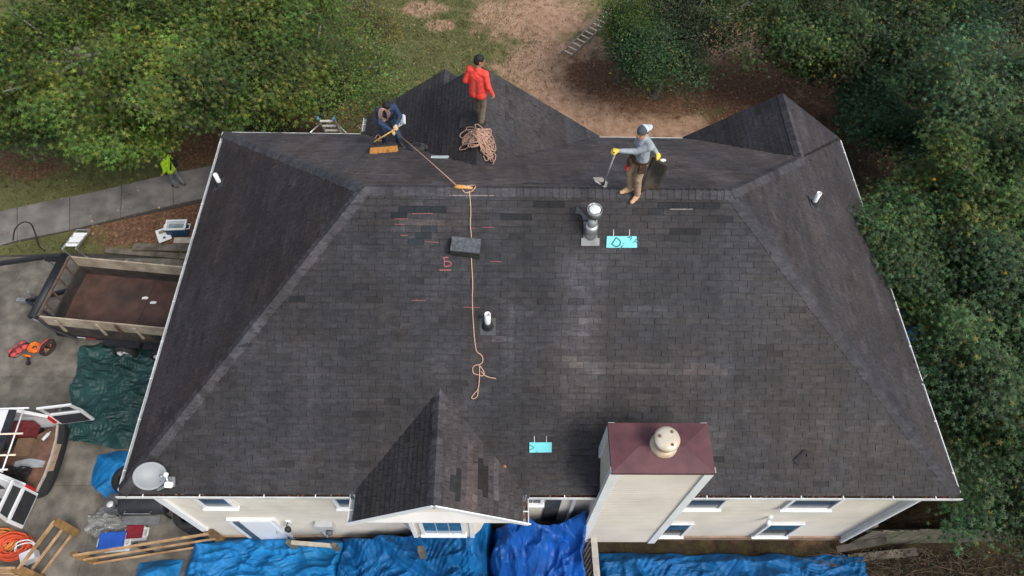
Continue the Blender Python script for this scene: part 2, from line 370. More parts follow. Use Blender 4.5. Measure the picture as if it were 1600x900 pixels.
def plane(key, org, eh, plan, tint=(1, 1, 1), hide=None, deck=True):
    """org: a point (x,y) on the eave line at height EZ, eh: uphill horizontal unit, plan: convex polygon (x,y)"""
    c = 1/math.hypot(1, SL); es = (eh[1], -eh[0])
    def st(p):
        dx, dy = p[0]-org[0], p[1]-org[1]; return (dx*es[0]+dy*es[1], (dx*eh[0]+dy*eh[1])/c)
    n3 = Vector((-eh[0]*SL*c, -eh[1]*SL*c, c))
    def w3(s, t, off=0.0):
        h = t*c; return Vector((org[0]+es[0]*s+eh[0]*h, org[1]+es[1]*s+eh[1]*h, EZ+SL*h)) + n3*off
    conv = [st(p) for p in plan]
    area = sum(conv[i][0]*conv[(i+1) % len(conv)][1]-conv[(i+1) % len(conv)][0]*conv[i][1] for i in range(len(conv)))
    if area < 0: conv.reverse()
    if deck:
        DECK.slab([w3(s, t, -.004) for s, t in conv], .05, n3)
    s0 = min(p[0] for p in conv); s1 = max(p[0] for p in conv); t0 = min(p[1] for p in conv); t1 = max(p[1] for p in conv)
    ex, tw = .127, .3048; rng = random.Random(key); slot = .0035 if key in ('front', 'fgl', 'fgr') else .0018; gapf = .9 if key in ('front', 'fgl', 'fgr') else .55
    for i in range(int(math.floor(t0/ex)), int(t1/ex)+1):
        jit = random.Random(f'{key}{i}').uniform(-.01, .01)
        offs = (i % 2)*tw*.5 + (i//2 % 3)*.02 + jit
        j0 = int(math.floor((s0-offs)/tw))
        for j in range(j0, int((s1-offs)/tw)+2):
            rr = random.Random(f'{key}{i}_{j}'); rs = random.Random(f'{key}{i}s{(j+i) // 3}')
            a, b = offs+j*tw+slot, offs+(j+1)*tw-slot; lo, hi = i*ex + (rs.uniform(.002, .007)+rr.uniform(0, .003))*gapf, (i+1)*ex
            pg = clip([(a, lo), (b, lo), (b, hi), (a, hi)], conv)
            if len(pg) < 3: continue
            cs, ct = sum(p[0] for p in pg)/len(pg), sum(p[1] for p in pg)/len(pg)
            w = w3(cs, ct)
            if hide and hide(w.x, w.y, w.z): continue
            th = rr.uniform(.011, .017)*(.3 if key == 'agl' else .6 if key == 'cgr' else 1) + (rr.uniform(.006, .02) if rr.random() < .02 else 0)
            V = [w3(s, t, .0015 + th*(1-min(1, max(0, (t-lo)/(hi-lo))))) for s, t in pg]; n = len(V)
            V += [w3(s, t, -.003) for s, t in pg]
            F = [tuple(range(n))] + [(k, n+k, n+(k+1) % n, (k+1) % n) for k in range(n)]
            k = (rs.gauss(1, .055))*(rr.gauss(1, .045)); k *= .68 if rr.random() < .03 else (1.22 if rr.random() < .03 else 1); hu = ns(cs*.35, ct*.5, key_seed(key))*.10 + rs.gauss(0, .025)
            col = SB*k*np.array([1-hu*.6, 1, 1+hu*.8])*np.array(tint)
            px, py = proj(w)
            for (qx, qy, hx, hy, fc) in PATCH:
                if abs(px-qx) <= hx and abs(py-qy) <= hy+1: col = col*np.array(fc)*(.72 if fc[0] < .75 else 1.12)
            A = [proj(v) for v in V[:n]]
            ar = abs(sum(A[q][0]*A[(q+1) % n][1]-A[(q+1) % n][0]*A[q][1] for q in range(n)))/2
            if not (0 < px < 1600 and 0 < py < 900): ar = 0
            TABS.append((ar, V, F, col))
def key_seed(k): return sum(ord(c) for c in k)*.37
g = .125
fgab = lambda x, y, z: (y < 8 and EZ+SL*min(x-FA, FB-x) > z+.05) or (2.15 < x < 3.75 and y < 4.65)
bgab = lambda x, y, z: EZ+SL*min(x-GX0, GX1-x) > z+.05 or EZ+SL*min(x-GA, X1-x) > z+.05
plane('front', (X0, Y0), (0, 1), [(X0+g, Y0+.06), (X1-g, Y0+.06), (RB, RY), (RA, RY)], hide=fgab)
plane('back', (X0, Y1), (0, -1), [(X1-g, Y1-g), (X0+g, Y1-g), (RA, RY), (RB, RY)], hide=bgab, tint=(2.15, 1.95, 1.85))  # lighter back tint stands in for grazing sky sheen
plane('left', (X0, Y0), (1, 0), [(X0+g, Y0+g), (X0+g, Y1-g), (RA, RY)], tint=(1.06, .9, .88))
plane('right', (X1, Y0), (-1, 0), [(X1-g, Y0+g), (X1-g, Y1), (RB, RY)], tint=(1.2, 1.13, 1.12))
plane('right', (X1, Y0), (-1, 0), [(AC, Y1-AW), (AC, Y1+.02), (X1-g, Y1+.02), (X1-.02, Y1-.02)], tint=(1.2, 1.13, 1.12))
plane('agl', (GA, Y1), (1, 0), [(GA, Y1+.02), (AC, Y1+.02), (AC, Y1-AW)], tint=(.82, .82, .86))  # gable slope tints put the light from the right into colour
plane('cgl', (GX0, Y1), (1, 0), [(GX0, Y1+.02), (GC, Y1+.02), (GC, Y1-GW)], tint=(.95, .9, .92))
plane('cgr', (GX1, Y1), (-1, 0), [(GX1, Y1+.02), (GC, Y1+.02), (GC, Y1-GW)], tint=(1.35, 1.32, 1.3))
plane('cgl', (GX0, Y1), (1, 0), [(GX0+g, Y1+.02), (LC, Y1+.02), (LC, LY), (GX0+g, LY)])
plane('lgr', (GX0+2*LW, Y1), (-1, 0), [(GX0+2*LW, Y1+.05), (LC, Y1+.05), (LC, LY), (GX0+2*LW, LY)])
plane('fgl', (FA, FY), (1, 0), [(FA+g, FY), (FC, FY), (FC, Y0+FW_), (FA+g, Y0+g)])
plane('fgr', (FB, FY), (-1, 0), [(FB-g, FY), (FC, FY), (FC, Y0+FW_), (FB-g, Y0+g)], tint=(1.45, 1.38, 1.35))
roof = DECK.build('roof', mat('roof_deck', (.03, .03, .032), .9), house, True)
def emit_tabs():
    inv = MW[roof.name].inverted()
    TABS.sort(key=lambda t: -t[0])
    tri = []
    for k, (ar, V, F, col) in enumerate(TABS[:300]):
        me = bpy.data.meshes.new('shingle'); me.from_pydata([tuple(inv @ v) for v in V], [], F)
        a = me.attributes.new('Col', 'FLOAT_COLOR', 'FACE'); a.data.foreach_set('color', np.array([[*col, 1]]+[[*(col*.3), 1]]*(len(F)-1), np.float32).ravel())
        link('shingle', me, M_sh, roof)
    VV, FF, CC = [], [], []
    for (ar, V, F, col) in TABS[300:]:
        b = len(VV); VV += [tuple(inv @ v) for v in V]; FF += [tuple(b+i for i in f) for f in F]; CC += [(*col, 1)]+[(*(col*.3), 1)]*(len(F)-1)
    me = bpy.data.meshes.new('shingle_field'); me.from_pydata(VV, [], FF)
    a = me.attributes.new('Col', 'FLOAT_COLOR', 'FACE'); a.data.foreach_set('color', np.array(CC, np.float32).ravel())
    tag(link('shingle_field', me, M_sh, roof), kind='stuff')
emit_tabs()
# ridge and hip caps: small folded pieces
CAPS = []
def caps(a, b, na, nb, w=.15, bright=1.0, lift=.012):
    a, b = Vector(a), Vector(b); d = (b-a); L = d.length; d.normalize()
    na, nb = Vector(na).normalized(), Vector(nb).normalized()
    ta = na.cross(d); ta = ta if ta.z < 0 else -ta; tb = nb.cross(d); tb = tb if tb.z < 0 else -tb
    up = (na+nb).normalized(); n = int(L/.14)
    for i in range(n):
        rr = random.Random(f'{a.x:.2f}{a.y:.2f}{i}'); p, q = a+d*(L*i/n), a+d*(L*(i+1)/n+.02)
        wj = w*rr.uniform(.94, 1.06); V = []
        for pt, th in ((p, .014+rr.uniform(0, .006)), (q, .004)):
            V += [pt+ta*wj+na*(lift*.4+th), pt+up*(lift+th), pt+tb*wj+nb*(lift*.4+th)]
        V += [v-up*.02 for v in V[:3]] + [v - up*.008 for v in V[3:6]]
        F = [(0, 1, 4, 3), (1, 2, 5, 4), (0, 6, 7, 1), (1, 7, 8, 2), (0, 3, 9, 6), (2, 8, 11, 5), (3, 4, 10, 9), (4, 5, 11, 10)]
        k = rr.gauss(1.0, .13)*bright
        mid = (p+q)/2; px, py = proj(mid); CAPS.append((V, F, SB*k*np.array([.98, 1, 1.05])))
c_ = 1/math.hypot(1, SL)
NF, NBk, NL, NR = (0, -SL*c_, c_), (0, SL*c_, c_), (-SL*c_, 0, c_), (SL*c_, 0, c_)
caps((RA, RY, RZ), (RB, RY, RZ), NF, NBk, .16, 1.5)
caps((X0+.1, Y0+.1, EZ+.07), (RA, RY, RZ), NF, NL, .16, 1.65)
caps((X1-.1, Y0+.1, EZ+.07), (RB, RY, RZ), NF, NR, .16, 1.3)
caps((X0+.1, Y1-.1, EZ+.07), (RA, RY, RZ), NBk, NL, .16, 1.9)
caps((AC, Y1-AW, EZ+SL*AW), (RB, RY, RZ), NBk, NR, .16, 1.5)
caps((AC, Y1, EZ+SL*AW), (AC, Y1-AW, EZ+SL*AW), NL, NR, .14, 1.4)
caps((GC, Y1, EZ+SL*GW), (GC, Y1-GW, EZ+SL*GW), NL, NR, .14, 1.0)
caps((FC, FY, EZ+SL*FW_), (FC, Y0+FW_, EZ+SL*FW_), NL, NR, .14, 1.8)
caps((LC, LY, EZ+SL*LW), (LC, Y1, EZ+SL*LW), NL, NR, .14, 1.3)
inv = MW[roof.name].inverted()
for (V, F, col) in CAPS:
    me = bpy.data.meshes.new('ridge_cap'); me.from_pydata([tuple(inv @ v) for v in V], [], F)
    a = me.attributes.new('Col', 'FLOAT_COLOR', 'FACE'); a.data.foreach_set('color', np.tile([*col, 1], len(F)).astype(np.float32))
    link('ridge_cap', me, M_sh, roof)
# chalk marks on the front slope
M_chalk = mat('red_chalk', (.3, .1, .11), .9, .35, 30)
M_chalkw = mat('pale_chalk', (.2, .185, .18), .9, .35, 30)
def chalk(pts, w=.018, m=None, name='chalk_mark'):
    q = [onroof(x, y) for x, y in pts]; b = MB(); up = Vector(NF)
    for i in range(len(q)-1): b.bar(q[i]+up*.02, q[i+1]+up*.02, w, .004, up)
    b.build(name, m or M_chalk, roof, True)
bm_ = MB(); up = Vector(NF)
def stroke(pts):
    q = [onroof(x, y) for x, y in pts]
    for i in range(len(q)-1): bm_.bar(q[i]+up*.027, q[i+1]+up*.027, .024, .004, up)
stroke([(694.3, 402.5), (694.4, 416)]); stroke([(692, 403), (697, 401.8), (700.5, 402.5)])
stroke([(694.5, 408.6), (698, 408), (702, 408.6), (705.5, 411), (705, 413.6), (701.5, 415.6), (695, 416.4)]); stroke([(687, 421.8), (705, 421.8)])
bm_.build('chalk_letter', M_chalk, roof, True)
for a_, b_ in (((644, 334), (676, 333.5)), ((616, 342), (638, 342)), ((617, 350.5), (632, 350.5)), ((626, 368), (637, 367.5)), ((664, 377), (685, 379)), ((737, 356), (743, 357)), ((753, 355), (772, 355)), ((766, 408.5), (784, 409)), ((724, 479.5), (750, 480.5)), ((643, 469), (665, 469))): chalk((a_, b_), .011)
chalk(((702, 305.5), (772, 305.5)), .02, M_chalkw)
chalk(((1046, 327), (1082, 327)), .02, M_chalkw)
# deck underside: soffit and fascia
M_sof = mat('soffit_white', (.62, .63, .63), .6, .08, 2)
sf = MB()
zs = EZ-.17
def ringquad(x0, y0, x1, y1, i):
    sf.slab([(x0, y0, zs), (x1, y0, zs), (x1, y0+i, zs), (x0, y0+i, zs)], .02)
    sf.slab([(x0, y1-i, zs), (x1, y1-i, zs), (x1, y1, zs), (x0, y1, zs)], .02)
    sf.slab([(x0, y0+i, zs), (x0+i, y0+i, zs), (x0+i, y1-i, zs), (x0, y1-i, zs)], .02)
    sf.slab([(x1-i, y0+i, zs), (x1, y0+i, zs), (x1, y1-i, zs), (x1-i, y1-i, zs)], .02)
ringquad(X0+.165, Y0+.165, X1-.165, Y1-.165, .31)
sf.slab([(FA+.1, FY+.05, zs), (FB-.1, FY+.05, zs), (FB-.1, Y0+.11, zs), (FA+.1, Y0+.11, zs)], .02)
sf.build('soffit', M_sof, house, True)
def fascia(a, b):
    MB().bar((a[0], a[1], EZ-.09), (b[0], b[1], EZ-.09), .02, .18).build('fascia', M_white, house, True)
i_ = .152
for a, b in (((X0+i_, Y0+i_), (FA, Y0+i_)), ((FB, Y0+i_), (X1-i_, Y0+i_)), ((X0+i_, Y0+i_), (X0+i_, Y1-i_)), ((X1-i_, Y0+i_), (X1-i_, Y1-i_)), ((X0+i_, Y1-i_), (GX0, Y1-i_)), ((GX1, Y1-i_), (GA, Y1-i_)), ((FA+i_, FY+.04), (FA+i_, Y0)), ((FB-i_, FY+.04), (FB-i_, Y0))): fascia(a, b)
# rake boards of the gables
def rake(x0, xc, x1, y, lift=-.06, sides=(1, 1)):
    zc = EZ+SL*abs(xc-x0)
    for k, xx in enumerate((x0, x1)):
        if sides[k]: MB().bar((xx, y, EZ+lift), (xc, y, zc+lift), .025, .13, (0, 0, 1)).build('rake_board', M_white, house, True)
rake(FA, FC, FB, FY-.012); rake(GX0, GC, GX1, Y1-.05, -.14); rake(GA, AC, X1, Y1-.05, -.14); rake(GX0, LC, GX0+2*LW, LY-.06, -.14)
# gutters
def gutter(a, b, out, hang=.95, name='gutter'):
    a, b = Vector((a[0], a[1], 0)), Vector((b[0], b[1], 0)); d = (b-a).normalized(); o = Vector((out[0], out[1], 0)); Z = Vector((0, 0, 1))
    prof = [(.0, -.03), (.0, -.13), (-.012, -.135), (-.14, -.135), (-.14, -.06), (-.136, -.06), (-.136, -.128), (-.016, -.128), (-.006, -.122), (-.006, -.036), (-.022, -.036), (-.022, -.03)]
    m = MB(); n = len(prof)
    for p in (a, b):
        for (u, z) in prof: m.v.append(tuple(p + o*u + Z*(EZ+z+.03)))
    for k in range(n): m.f.append((k, (k+1) % n, n+(k+1) % n, n+k))
    m.f.append(tuple(range(n-1, -1, -1))); m.f.append(tuple(range(n, 2*n)))
    g_ = m.build(name, M_wgut, house, True)
    if o.y < -.5: MB().bar(a+d*.02-o*.075+Z*(EZ-.075), b-d*.02-o*.075+Z*(EZ-.075), .115, .03).build('debris', mat('gutter_debris', (.035, .024, .02), .95, .4, 14, .5, 40), g_, True)
    if abs(o.x) > .5 and (b-a).length > 3: MB().bar(a+d*.03-o*.068+Z*(EZ-.035), b-d*.03-o*.068+Z*(EZ-.035), .11, .006).build('trough_strip', mat('trough_strip_grey', (.56, .59, .61), .5, .25, 3, metal=.2), g_, True)  # pale strip laid in the side gutter trough
    L = (b-a).length; k = max(1, int(L/hang))
    for i in range(k):
        p = a + d*(L*(i+.5+random.uniform(-.1, .1))/k)
        MB().bar(p+o*.0+Z*(EZ+.004), p-o*.16+Z*(EZ+.03), .02, .01).build('hanger', M_white, g_, True)
    return g_
gutter((X0, Y0), (FA-.01, Y0), (0, -1)); gutter((FB+.01, Y0), (2.09, Y0), (0, -1)); gutter((3.84, Y0), (X1, Y0), (0, -1))
gutter((X0, Y1), (X0, Y0+.145), (-1, 0)); gutter((X1, Y0+.145), (X1, Y1-.02), (1, 0))
gutter((GX0-.02, Y1), (X0+.145, Y1), (0, 1)); gutter((GA, Y1), (GX1, Y1), (0, 1)); gutter((GX0, LY), (GX0, Y1+.1), (-1, 0), .3)
gutter((FA, Y0-.0), (FA, FY), (-1, 0), .3); gutter((FB, FY), (FB, Y0), (1, 0), .3)
# walls with lap siding
M_sid = mat('cream_siding', (.66, .62, .55), .6, .09, 1.2, detail=6, col2=(.6, .56, .49))
M_fnd = mat('tan_foundation', (.3, .215, .16), .9, .2, 6, .4, 40)
WL, WR, WY, WB = -7.25, 9.18, 4.27, Y1-.36
def siding(m, a, b, z0, z1, out, lap=.125):
    a, b = Vector((a[0], a[1], 0)), Vector((b[0], b[1], 0)); o = Vector((out[0], out[1], 0)); n = int(math.ceil((z1-z0)/lap))
    for i in range(n):
        za, zb = z0+i*lap, min(z1, z0+(i+1)*lap); Z = Vector((0, 0, 1)); k = len(m.v)
        zc = max(za, zb-.02)
        m.v += [tuple(p) for p in (a+o*.018+Z*za, b+o*.018+Z*za, b+o*.016+Z*zc, a+o*.016+Z*zc, a-o*.015+Z*za, b-o*.015+Z*za, b-o*.015+Z*zc, a-o*.015+Z*zc, b-o*.015+Z*zb, a-o*.015+Z*zb)]
        m.f += [(k, k+1, k+2, k+3), (k+4, k+5, k+1, k), (k+3, k+2, k+6, k+7), (k+7, k+6, k+8, k+9)]
w = MB(); siding(w, (WL, WY), (WR, WY), .28, zs-.02, (0, -1)); siding(w, (WL, WB), (WL, WY), .28, zs-.02, (-1, 0)); siding(w, (WR, WY), (WR, WB), .28, zs-.02, (1, 0)); siding(w, (WR, WB), (WL, WB), .28, zs-.02, (0, 1))
w.build('wall', M_sid, house, True)
f_ = MB()
for a, b in (((WL, WY-.03), (WR, WY-.03)), ((WL, WB+.03), (WR, WB+.03)), ((WL-.03, WY), (WL-.03, WB)), ((WR+.03, WY), (WR+.03, WB))): f_.bar((a[0], a[1], .13), (b[0], b[1], .13), .06, .3)
f_.build('foundation', M_fnd, house, True)
for x in (WL, WR):
    for y in (WY, WB): MB().box((x, y, (zs+.28)/2), (.17, .17, zs-.30)).build('corner_board', M_white, house, True)
# gable end walls above the back and front eaves
def gablewall(x0, xc, x1, y, th):
    zc = EZ+SL*(xc-x0); MB().slab([(x0+.25, y, EZ-.15), (x1-.25, y, EZ-.15), (x1-.25, y, EZ+SL*.25-.08), (xc, y, zc-.1), (x0+.25, y, EZ+SL*.25-.08)], th, (0, -1, 0)).build('gable_wall', M_sid, house, True)
gablewall(GX0, GC, GX1, Y1-.33, .05); gablewall(GA, AC, X1, Y1-.33, .05); gablewall(GX0, LC, GX0+2*LW, LY-.3, .05); gablewall(FA, FC, FB, FY+.27, .05)
lw_ = MB(); siding(lw_, (GX0+.3+2*LW-.6, LY-.3), (GX0+.3, LY-.3), .28, EZ-.1, (0, 1)); siding(lw_, (GX0+.3, LY-.3), (GX0+.3, WB), .28, EZ-.1, (-1, 0)); lw_.build('wall', M_sid, house, True)
# cantilevered bay under the front gable
BZ = 2.62; BX0, BX1, BYf = -1.80, -.52, 3.72
bw = MB(); ft = [(-2.38, WY), (BX0, BYf), (BX1, BYf), (.06, WY)]
for i in range(3):
    a, b = Vector((*ft[i], 0)), Vector((*ft[i+1], 0)); o = Vector((0, 0, 1)).cross(b-a).normalized()*-1
    siding(bw, a, b, BZ, zs-.02, (o.x, o.y))
bw.slab([(*p, BZ) for p in ft], .03); bw.build('bay_wall', M_sid, house, True)
for i in (1, 2): MB().box((ft[i][0], ft[i][1], (BZ+zs)/2-.012), (.09, .09, zs-BZ-.03)).build('corner_board', M_white, house, True)
def window(x0, x1, z0, z1, y, nx=1, nz_=2, blind=False, name='window', tint=None):
    wn = MB().box(((x0+x1)/2, y-.015, (z0+z1)/2), (x1-x0, .03, z1-z0)).build(name, M_white, house, True)
    fr = MB(); t = .07; yy = y-.045
    fr.box(((x0+x1)/2, yy, z0+t/2), (x1-x0, .05, t)).box(((x0+x1)/2, yy, z1-t/2), (x1-x0, .05, t)).box((x0+t/2, yy, (z0+z1)/2), (t, .046, z1-z0-2*t)).box((x1-t/2, yy, (z0+z1)/2), (t, .046, z1-z0-2*t))
    fr.build('frame', M_white, wn, True)
    iw, ih = (x1-x0-2*t)/nx, (z1-z0-2*t)/nz_
    for i in range(nx):
        for j in range(nz_):
            cx, cz = x0+t+iw*(i+.5), z0+t+ih*(j+.5)
            mt = M_glass if tint is None else (tint if j == nz_-1 or nx > 1 else M_glass)
            MB().box((cx, y-.038, cz), (iw-.022, .012, ih-.022)).build('pane', mt, wn, True)
    MB().box(((x0+x1)/2, y-.06, z0-.02), (x1-x0+.06, .11, .035)).build('sill', M_white, wn, True)
    return wn
M_gb = mat('blue_tinted_glass', (.04, .13, .24), .08, .25, 2, spec=.8)
M_gp = mat('pale_blind_glass', (.085, .095, .105), .4, .25, 3, spec=.3)
window(-6.52, -5.78, 3.15, 4.35, WY-.016, 1, 2, tint=M_gp); window(-3.55, -2.95, 3.15, 4.35, WY-.016, 1, 2, tint=M_gp)
window(4.2, 5.1, 3.15, 4.35, WY-.016, 1, 2); window(6.5, 7.64, 3.15, 4.35, WY-.016, 1, 2, tint=M_gp)
window(4.1, 4.86, .45, 1.75, WY-.016, 1, 2, tint=M_gb); window(6.7, 7.6, .45, 1.75, WY-.016, 1, 2, tint=M_gb)
window(-1.62, -.66, 3.05, 4.55, BYf-.016, 3, 4, tint=M_gb)
window(.42, 1.05, 3.5, 4.5, WY-.016, 3, 3, tint=M_gp)
# door with side glass
door = MB().box((-5.82, WY-.03, .98), (1.0, .06, 1.96)).build('door', M_white, house, True)
MB().box((-6.22, WY-.07, 1.0), (.14, .03, 1.75)).build('glass', M_gp, door, True); MB().box((-5.75, WY-.07, 1.0), (.72, .025, 1.85)).build('panel', mat('white_door', (.78, .8, .82), .4, .04, 2), door, True)
MB().ell((-5.45, WY-.11, .98), (.03, .03, .03)).build('handle', M_steel, door, True, True)
dt = MB().box((-6.36, WY-.05, 1.0), (.07, .07, 2.0)).box((-5.28, WY-.05, 1.0), (.07, .07, 2.0)).box((-5.82, WY-.05, 2.03), (1.15, .07, .07)); dt.build('door_frame', M_white, house, True)
# wall lantern, meter, downspout, flood light, porch gap
ln = MB().box((-5.0, WY-.03, 1.75), (.1, .05, .16)).build('wall_lantern', M_white, house, True)
MB().tube([(-5.0, WY-.05, 1.78), (-5.0, WY-.14, 1.86), (-5.0, WY-.2, 1.8)], .012).build('arm', M_blackp, ln, True); MB().lathe([(.02, 0), (.075, -.05), (.06, -.22), (.03, -.25)], (-5.0, WY-.2, 1.8), n=10).build('lamp_shade', M_blackp, ln, True, True)
mtb = MB().box((-4.15, WY-.09, 1.55), (.42, .15, .5)).build('meter_box', mat('grey_meter_paint', (.42, .44, .45), .5, .1), house, True, bevel=.01)
MB().lathe([(.08, 0), (.08, .09), (.05, .11)], (-4.05, WY-.17, 1.45), (0, -1, 0), 16).build('meter', M_gp, mtb, True, True); MB().tube([(-4.35, WY-.07, .3), (-4.35, WY-.07, 1.3)], .025).build('conduit', mat('grey_meter_paint', (1, 1, 1)), mtb, True)
MB().tube([(1.72, WY-.02, 4.75), (1.72, WY-.06, 4.6), (1.72, WY-.06, .2)], .05, 6).build('downspout', M_white, house, True)
MB().tube([(WR-.14, WY-.13, 4.75), (WR-.06, WY-.13, 4.3), (WR-.06, WY-.13, .2)], .05, 6).build('downspout', M_white, house, True)
MB().box((1.28, WY-.02, 3.2), (.34, .05, 2.6)).build('porch_gap', mat('dark_gap', (.05, .055, .065), .5, .3, 6), house, True)  # dark panel stands in for the shade in the porch gap
fl = MB().lathe([(.07, 0), (.07, .03), (.03, .06)], (6.55, WY-.016, 2.3), (0, -1, 0), 14).build('flood_light', M_white, house, True, True)
MB().lathe([(.03, 0), (.065, .1), (.06, .13)], (6.52, WY-.08, 2.25), (0, -.8, -.6), 12).build('lamp', M_white, fl, True, True)
# chimney chase
CX0, CX1, CY0, CY1, CZ0, CZ1 = 2.12, 3.83, 3.88, 4.68, 1.35, 7.02
cw = MB(); siding(cw, (CX0, CY0), (CX1, CY0), CZ0, CZ1, (0, -1)); siding(cw, (CX0, CY1), (CX0, CY0), CZ0, CZ1, (-1, 0)); siding(cw, (CX1, CY0), (CX1, CY1), CZ0, CZ1, (1, 0)); siding(cw, (CX1, CY1), (CX0, CY1), CZ0, CZ1, (0, 1))
cw.slab([(CX0, CY0, CZ0+.004), (CX1, CY0, CZ0+.004), (CX1, CY1, CZ0+.004), (CX0, CY1, CZ0+.004)], .02)
chim = cw.build('chimney', M_sid, house, True)
for x in (CX0, CX1):
    for y in (CY0, CY1): MB().box((x, y, (CZ0+CZ1)/2), (.17 if y == CY0 else .12, .1 if y == CY0 else .17, CZ1-CZ0)).build('corner_board', M_white, chim, True)
cx, cy = (CX0+CX1)/2, (CY0+CY1)/2; hx, hy = (CX1-CX0)/2+.07, (CY1-CY0)/2+.07
M_mar = mat('maroon_painted_metal', (.11, .045, .052), .5, .18, 5, .15, 60, col2=(.09, .035, .042))
cp = MB(); k = 0; zt = CZ1+.02
cp.v = [(cx-hx, cy-hy, zt-.09), (cx+hx, cy-hy, zt-.09), (cx+hx, cy+hy, zt-.09), (cx-hx, cy+hy, zt-.09), (cx-hx, cy-hy, zt), (cx+hx, cy-hy, zt), (cx+hx, cy+hy, zt), (cx-hx, cy+hy, zt), (cx-.4, cy, zt+.07), (cx+.4, cy, zt+.07)]
cp.f = [(0, 1, 5, 4), (1, 2, 6, 5), (2, 3, 7, 6), (3, 0, 4, 7), (4, 5, 9, 8), (5, 6, 9), (6, 7, 8, 9), (7, 4, 8), (3, 2, 1, 0)]
capo = cp.build('chimney_cap', M_mar, chim, True)
M_flue = mat('rusty_pale_metal', (.55, .5, .4), .4, .15, 6, metal=.25, col2=(.4, .27, .16))
FX, FYc = cx+.04, cy+.03
flue = MB().lathe([(.25, 0), (.25, .02), (.17, .05), (.155, .06), (.155, .16), (.2, .16), (.205, .24), (.18, .24)], (FX, FYc, zt+.05), n=26).build('flue', M_flue, chim, True, True)
MB().lathe([(.215, 0), (.23, .012), (.235, .05), (.225, .075), (.16, .105), (.06, .115), (0.0, .112)], (FX, FYc, zt+.32), n=30).build('flue_cap', mat('pale_flue_cap', (.6, .56, .46), .35, .15, 5, metal=.2, col2=(.48, .38, .26)), chim, True, True)
for a in (.9, 2.9, 5.2): MB().lathe([(.03, 0), (.03, .006), (.012, .01)], (FX+.14*math.cos(a), FYc+.14*math.sin(a), zt+.425), n=10).build('rivet', mat('rust', (.16, .07, .04), .8), chim, True)
for a in range(8):
    t = a*math.pi/4; MB().bar((FX+.2*math.cos(t), FYc+.2*math.sin(t), zt+.27), (FX+.2*math.cos(t), FYc+.2*math.sin(t), zt+.34), .05, .012, (math.cos(t), math.sin(t), 0)).build('strut', M_flue, chim, True)
# roof vents
def pvc(px, py, h, rad=.055, boot=True):
    p = onroof(px, py); v = MB().lathe([(rad, -.12), (rad, h), (rad*.82, h), (rad*.8, h-.1)], p, n=16).build('vent_pipe', M_white, house, True, True)
    nrm = Vector((-(roofz(p.x+.02, p.y)-roofz(p.x-.02, p.y))/.04, -(roofz(p.x, p.y+.02)-roofz(p.x, p.y-.02))/.04, 1)).normalized()
    dn = Vector((nrm.x, nrm.y, 0)).normalized(); dn = (dn - nrm*dn.dot(nrm)).normalized()
    MB().lathe([(.13, .012), (.11, .03), (.085, .08), (.07, .12)], p, nrm.lerp(Vector((0, 0, 1)), .5), 16).build('boot', M_black, v, True, True)
    MB().bar(p+nrm*.018-dn*.15, p+nrm*.018+dn*.2, .32, .008, nrm).build('flashing', mat('dark_flashing', (.05, .055, .06), .6, .2), v, True)
pvc(762, 508, .44, .06); pvc(344, 288, .38, .055); pvc(1270, 319, .4, .055)
# metal flue with base flashing and cap
p = onroof(922, 380); nF = Vector(NF); dn = Vector((0, -c_, -SL*c_))
fv = root('metal_flue_vent', tuple(p), 'grey galvanised flue pipe with round pale cap near the ridge', 'flue vent')
MB().bar(p+nF*.022-dn*.42, p+nF*.022+dn*.02, .27, .012, nF).bar(p+nF*.026-dn*.1, p+nF*.026+dn*.05, .36, .014, nF).build('flashing', mat('grey_flashing', (.2, .21, .215), .55, .2, 6), fv, True)
b0 = p - dn*.2; MB().lathe([(.15, -.14), (.125, .18), (.105, .22)], b0, n=22).build('cone', M_steel, fv, True, True)
MB().lathe([(.088, 0), (.088, .5), (.06, .5)], b0, n=20).build('pipe', M_steel, fv, True, True)
MB().lathe([(.13, .22), (.13, .235), (.1, .27)], b0, n=20).build('collar', M_alu, fv, True, True)
for a in range(4):
    t = a*math.pi/2+.4; MB().bar(b0+Vector((.085*math.cos(t), .085*math.sin(t), .46)), b0+Vector((.1*math.cos(t), .1*math.sin(t), .64)), .03, .008, (math.cos(t), math.sin(t), 0)).build('strap', mat('rusty_strap', (.22, .1, .06), .7, .3), fv, True)
MB().lathe([(.145, .60), (.145, .76), (.138, .76), (.138, .62)], b0, n=26).build('cap_band', M_steel, fv, True, True)
MB().lathe([(.0, .72), (.11, .72), (.112, .745), (.09, .765), (0, .775)], b0, n=26).build('cap_disc', mat('white_disc', (.74, .76, .77), .35, .06), fv, True, True)
for a in range(4):
    t = a*math.pi/2+.3; MB().bar(b0+Vector((.105*math.cos(t), .105*math.sin(t), .75)), b0+Vector((.14*math.cos(t), .14*math.sin(t), .752)), .03, .012).build('spoke', M_steel, fv, True)
